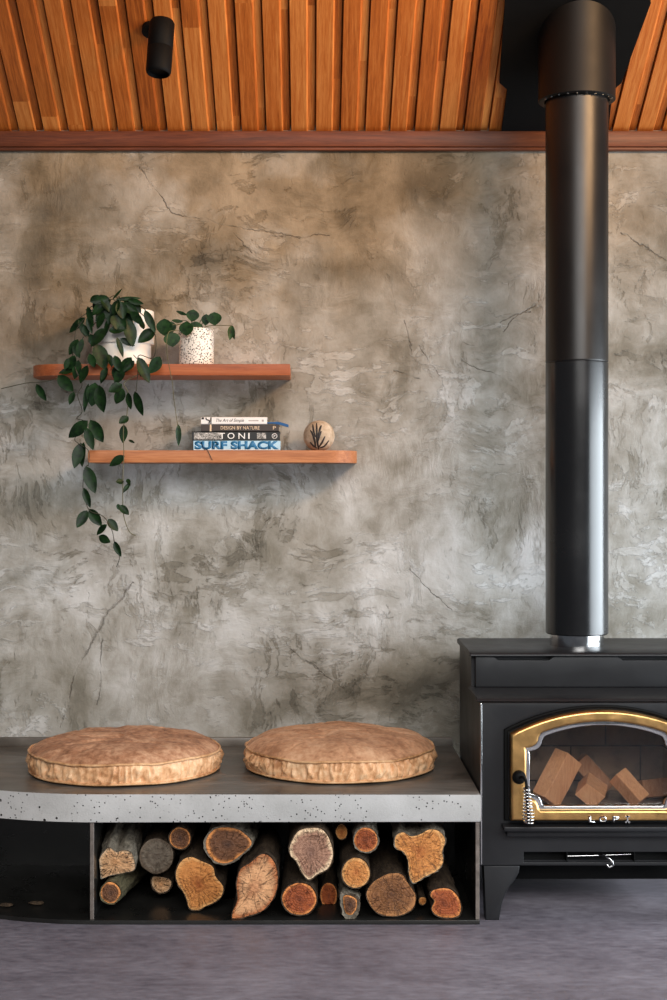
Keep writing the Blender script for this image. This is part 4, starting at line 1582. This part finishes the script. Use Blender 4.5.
def log(label, poly, Z, L, end, bark, ax=(0, 0), rim=0.94, grow=0.0, rough=0.006, tip=(0, 0), seed=0, lip=0.003):
    """log seen end-on. poly: photo outline of the cut end; ax: sideways drift of the axis per metre; tip: slant of the cut"""
    pts = catmull([P(x, y, Z) for x, y in poly], 6, True)
    n = len(pts)
    c = sum(pts, Vector()) / n
    rel = [p - c for p in pts]
    t = thing('firewood_log', label, 'log', tuple(c), 'firewood logs in the rack')
    y0 = c.y

    def cut(x, z):
        return tip[0] * x + tip[1] * z
    bm = bmesh.new()
    rows = []
    steps = 16
    rr = [v * rim for v in rel]
    rows.append([bm.verts.new(Vector((c.x + v.x * .9, y0 + cut(v.x, v.z) + lip + .004, c.z + v.z * .9))) for v in rr])
    rows.append([bm.verts.new(Vector((c.x + v.x, y0 + cut(v.x, v.z) + lip, c.z + v.z))) for v in rr])
    for k in range(steps + 1):
        s = L * k / steps
        row = []
        for i, v in enumerate(rel):
            e = 1 + grow * s
            nn_ = 1 + rough / max(.02, v.length) * (nz(v.x * 60 + seed * 3, s * 14, v.z * 60) + 0.6 * nz(v.x * 150 + seed, s * 50, v.z * 150))
            if k == 0:
                nn_ = 1 + (nn_ - 1) * .5
            f = 1.0 if k < steps else 0.9
            yy = y0 + cut(v.x, v.z) * max(0, 1 - s / (0.5 * L)) + s
            row.append(bm.verts.new(Vector((c.x + v.x * e * nn_ * f + ax[0] * s, yy, c.z + v.z * e * nn_ * f + ax[1] * s))))
        rows.append(row)
    for a, b in zip(rows, rows[1:]):
        for i in range(n):
            bm.faces.new((a[i], a[(i + 1) % n], b[(i + 1) % n], b[i]))
    bm.faces.new(rows[-1])
    for v in bm.verts:
        v.co.z = max(v.co.z, 0.0136)
    obj('bark', bm, BARK[bark], t, 60)
    bm = bmesh.new()
    lay = bm.verts.layers.float.new('rad')
    dlay = bm.verts.layers.float_vector.new('dir')
    rows = []
    K = 9
    for k in range(K):
        u = 1 - k / K
        row = []
        for v in rr:
            q = v * u
            d = 0.0022 * nz(q.x * 70 + seed, q.z * 70, 3) + 0.001 * nz(q.x * 200, q.z * 200, seed)
            vt = bm.verts.new(Vector((c.x + q.x, y0 + cut(q.x, q.z) + d + lip * u ** 6 * .6, c.z + q.z)))
            vt[lay] = u
            vt[dlay] = Vector((v.x, 0, v.z)).normalized()
            row.append(vt)
        rows.append(row)
    cv = bm.verts.new(Vector((c.x, y0, c.z)))
    cv[lay] = 0
    for v in bm.verts:
        v.co.z = max(v.co.z, 0.0150)
    for a, b in zip(rows, rows[1:]):
        for i in range(n):
            bm.faces.new((a[i], a[(i + 1) % n], b[(i + 1) % n], b[i]))
    for i in range(n):
        bm.faces.new((rows[-1][i], rows[-1][(i + 1) % n], cv))
    obj('end_grain', bm, ENDS[end], t, 60)
    return t


log('pale splintered log with grey bark, top left against the rack divider', [(99.5, 858), (105, 850), (110, 846), (117, 851), (124, 849), (132, 852), (135, 862), (134, 871), (122, 875), (110, 877), (100.5, 880), (99.5, 868)], 4.43, 0.30, 'pale', 'grey', (0.0, .30), 0.97, 0, 0.006, (0.0, -0.35), 1)
log('small log with dark hollow heart, lowest in the rack\'s left corner', ell(110.5, 893, 10.8, 11.5, 10, .06, 2), 4.42, 0.36, 'dark', 'green', (0.16, .01), 0.9, .3, 0.005, seed=2)
log('grey brown sawn round log beside the pale splintered one', ell(156.5, 856, 17.3, 17.8, 12, .02, 3), 4.47, 0.42, 'grey', 'dark', (0, 0), .97, 0, .003, seed=3)
log('short pale log wedged under the grey brown round one', [(151, 877), (160, 876), (172, 880), (170, 890), (160, 894), (152, 888)], 4.55, 0.30, 'pale', 'dark', (0, 0), .88, 0, .004, seed=4)
log('small round log at the top, between grey round and wide oval ones', ell(180, 838, 11.3, 11.8, 10, .05, 5), 4.46, 0.42, 'dark', 'dark', (0, 0), .9, 0, .004, seed=5)
log('large golden knobbly log with several lobes, left of the pale diamond', [(180, 861), (190, 856), (201, 860), (213, 866), (216, 876), (224, 887), (222, 897), (215, 903), (206, 907), (198, 911), (189, 909), (186, 899), (182, 891), (177, 884), (175, 873)], 4.44, 0.45, 'gold', 'dark', (0, 0), .96, 0, .005, seed=6)
log('wide oval log with fissured dark face, top centre left', [(204, 841), (212, 829), (226, 826), (240, 829), (251, 838), (253, 845), (243, 855), (230, 864), (217, 864), (207, 855)], 4.43, 0.42, 'dark', 'grey', (0.06, .0), .92, 0, .007, seed=7)
log('tall diamond shaped pale log standing on the rack base', [(262, 853), (272, 857), (278, 870), (278, 888), (272, 902), (262, 912), (248, 917), (233, 921), (232, 913), (237, 900), (236, 884), (240, 869), (250, 862)], 4.370, 0.40, 'flame', 'dark', (0, 0), .96, 0, .005, seed=8)
log('pink hearted log with pale rim, centre of the rack at the top', [(289, 846), (297, 831), (308, 827), (322, 828), (331, 840), (334, 856), (329, 869), (318, 875), (309, 881), (302, 874), (296, 862), (290, 856)], 4.375, 0.46, 'pink', 'dark', (0, 0), .95, 0, .004, seed=9)
log('round red brown log on the base below the pink hearted one', ell(299.5, 899, 18.2, 17.2, 12, .02, 10), 4.375, 0.45, 'red', 'dark', (0, 0), .93, 0, .003, seed=10)
log('tiny round stick at the top, right of the pink hearted log', ell(341.5, 832, 6.2, 8.3, 8, .06, 11), 4.46, 0.34, 'gold', 'dark', (0, 0), .9, 0, .003, seed=11)
log('light orange oval log in the middle, over the dark cracked log', ell(356, 873, 15, 15.8, 10, .03, 12), 4.372, 0.42, 'gold', 'dark', (0, 0), .93, 0, .003, seed=12)
log('dark red round log at the top, left of the two lobed log', ell(366, 840, 13, 13.6, 10, .04, 13), 4.38, 0.44, 'red', 'grey', (0.02, 0), .9, 0, .005, seed=13)
log('orange two lobed log shaped like a mushroom, upper right', [(394, 842), (396, 835), (403, 832), (411, 836), (420, 834), (430, 829), (440, 831), (446, 840), (443, 852), (444, 862), (438, 871), (426, 877), (414, 884), (409, 876), (408, 862), (403, 852), (396, 849)], 4.376, 0.44, 'gold', 'grey', (0.03, 0), .97, .1, .007, seed=14)
log('wide dark brown log with a split across it, right of centre on the base', [(366, 893), (372, 883), (382, 876), (391, 873), (402, 874), (409, 884), (416, 895), (415, 906), (408, 913), (394, 917), (378, 914), (369, 904)], 4.375, 0.45, 'brown', 'dark', (0, 0), .97, 0, .004, seed=15)
log('thin twig end between the wide brown log and the kidney shaped one', ell(422.5, 901, 4.2, 4.4, 8, .05, 16), 4.43, 0.25, 'gold', 'dark', (0, 0), .88, 0, .002, seed=16)
log('kidney shaped orange red log at the right end of the base', [(431, 891), (438, 888), (449, 888), (458, 895), (462, 906), (460, 916), (450, 919), (438, 917), (431, 910), (434, 901), (430, 896)], 4.368, 0.44, 'red', 'dark', (0, 0), .93, 0, .004, seed=17)
log('dark shadowed log between the red brown round and the cracked log', ell(328.8, 896, 9.0, 14, 10, .04, 18), 4.52, 0.40, 'red', 'dark', (0, 0), .92, 0, .004, seed=18)
log('narrow dark cracked log with flaking bark below the light orange oval', [(341, 894), (347, 892), (354, 894), (360, 900), (359, 912), (352, 920), (344, 917), (341, 905)], 4.37, 0.40, 'dark', 'grey', (0, 0), .70, 0, .010, seed=19, lip=0.008)
log('mossy barked log lying behind the golden and diamond logs', ell(222, 909, 13, 9, 8, .05, 20), 4.58, 0.36, 'brown', 'green', (-.05, 0), .9, 0, .005, seed=20)


def rest(px, py, Z):
    return P(px, py, Z)


# split billets inside the stove
def billet(label, p0, p1, w_, t_, roll, mat, seed, Zoff=0):
    d = (p1 - p0)
    L = d.length
    d.normalize()
    s = d.cross(Vector((0, -1, 0))).normalized()
    u = s.cross(d).normalized()
    s2 = s * math.cos(roll) + u * math.sin(roll)
    u2 = u * math.cos(roll) - s * math.sin(roll)
    r = random.Random(seed)
    prof = [(-.5, -.5), (.5, -.42), (.46, .5), (-.42, .46)]
    prof = [(a + r.uniform(-.06, .06), b + r.uniform(-.06, .06)) for a, b in prof]
    bm = bmesh.new()
    rows = []
    for k in range(7):
        v = k / 6
        rows.append([bm.verts.new(p0 + d * L * v + s2 * w_ * (a + .02 * nz(v * 3 + seed, a * 3)) + u2 * t_ * (b + .03 * nz(v * 3, b * 3, seed))) for a, b in prof])
    for a, b in zip(rows, rows[1:]):
        for i in range(4):
            bm.faces.new((a[i], a[(i + 1) % 4], b[(i + 1) % 4], b[i]))
    bm.faces.new(rows[0]); bm.faces.new(rows[-1])
    bmesh.ops.bevel(bm, geom=list(bm.edges), offset=0.0015, segments=1, affect='EDGES')
    lo = min(v.co.z for v in bm.verts)
    if lo < 0.3152:
        for v in bm.verts:
            v.co.z += 0.3154 - lo
    return tag(obj('split_firewood', bm, mat, smooth=25), label, 'firewood', 'split firewood inside the stove')


billet('tall split billet leaning to the right behind the stove glass', P(546, 802, 4.52), P(569, 758, 4.56), 0.088, 0.050, -0.55, M['split_wood'], 1)
billet('squarish billet end in the middle of the stove, light orange', P(589, 796, 4.47), P(592, 784, 4.58), 0.078, 0.058, 0.45, M['split_wood'], 2)
billet('dark weathered billet behind the squarish one in the stove', P(578, 762, 4.69), P(606, 792, 4.69), 0.060, 0.05, 0.2, M['split_wood_dark'], 3)
billet('billet leaning to the left in the stove, right of the squarish one', P(618, 779, 4.55), P(642, 806, 4.51), 0.058, 0.05, 0.6, M['split_wood'], 4)
billet('flat weathered billet lying at the right of the stove', P(639, 795, 4.63), P(668, 792, 4.66), 0.058, 0.06, 0.25, M['split_wood_dark'], 5)

# wood chips on the empty part of the rack
for i, (x, y, sx, sy, lab) in enumerate([(37, 904, .026, .014, 'brown wood chip on the rack base, nearer the divider'), (6, 906, .020, .011, 'brown wood chip on the rack base at the photo\'s left edge')]):
    Zc = (CAMZ - 0.016) * F / (y - VY)
    c_ = P(x, y, Zc)
    bm = bmesh.new()
    bmesh.ops.create_icosphere(bm, subdivisions=3, radius=1)
    for v in bm.verts:
        q = v.co.copy()
        k = 1 + .35 * nz(q.x * 1.6 + i * 5, q.y * 1.6, q.z * 1.6)
        v.co = Vector((c_.x + q.x * sx * k, c_.y + q.y * sy * k, 0.0136 + .006 + q.z * .006 * min(k, 1.0)))
    tag(obj('wood_chip', bm, BARK['dark'], smooth=180), lab, 'wood chip')
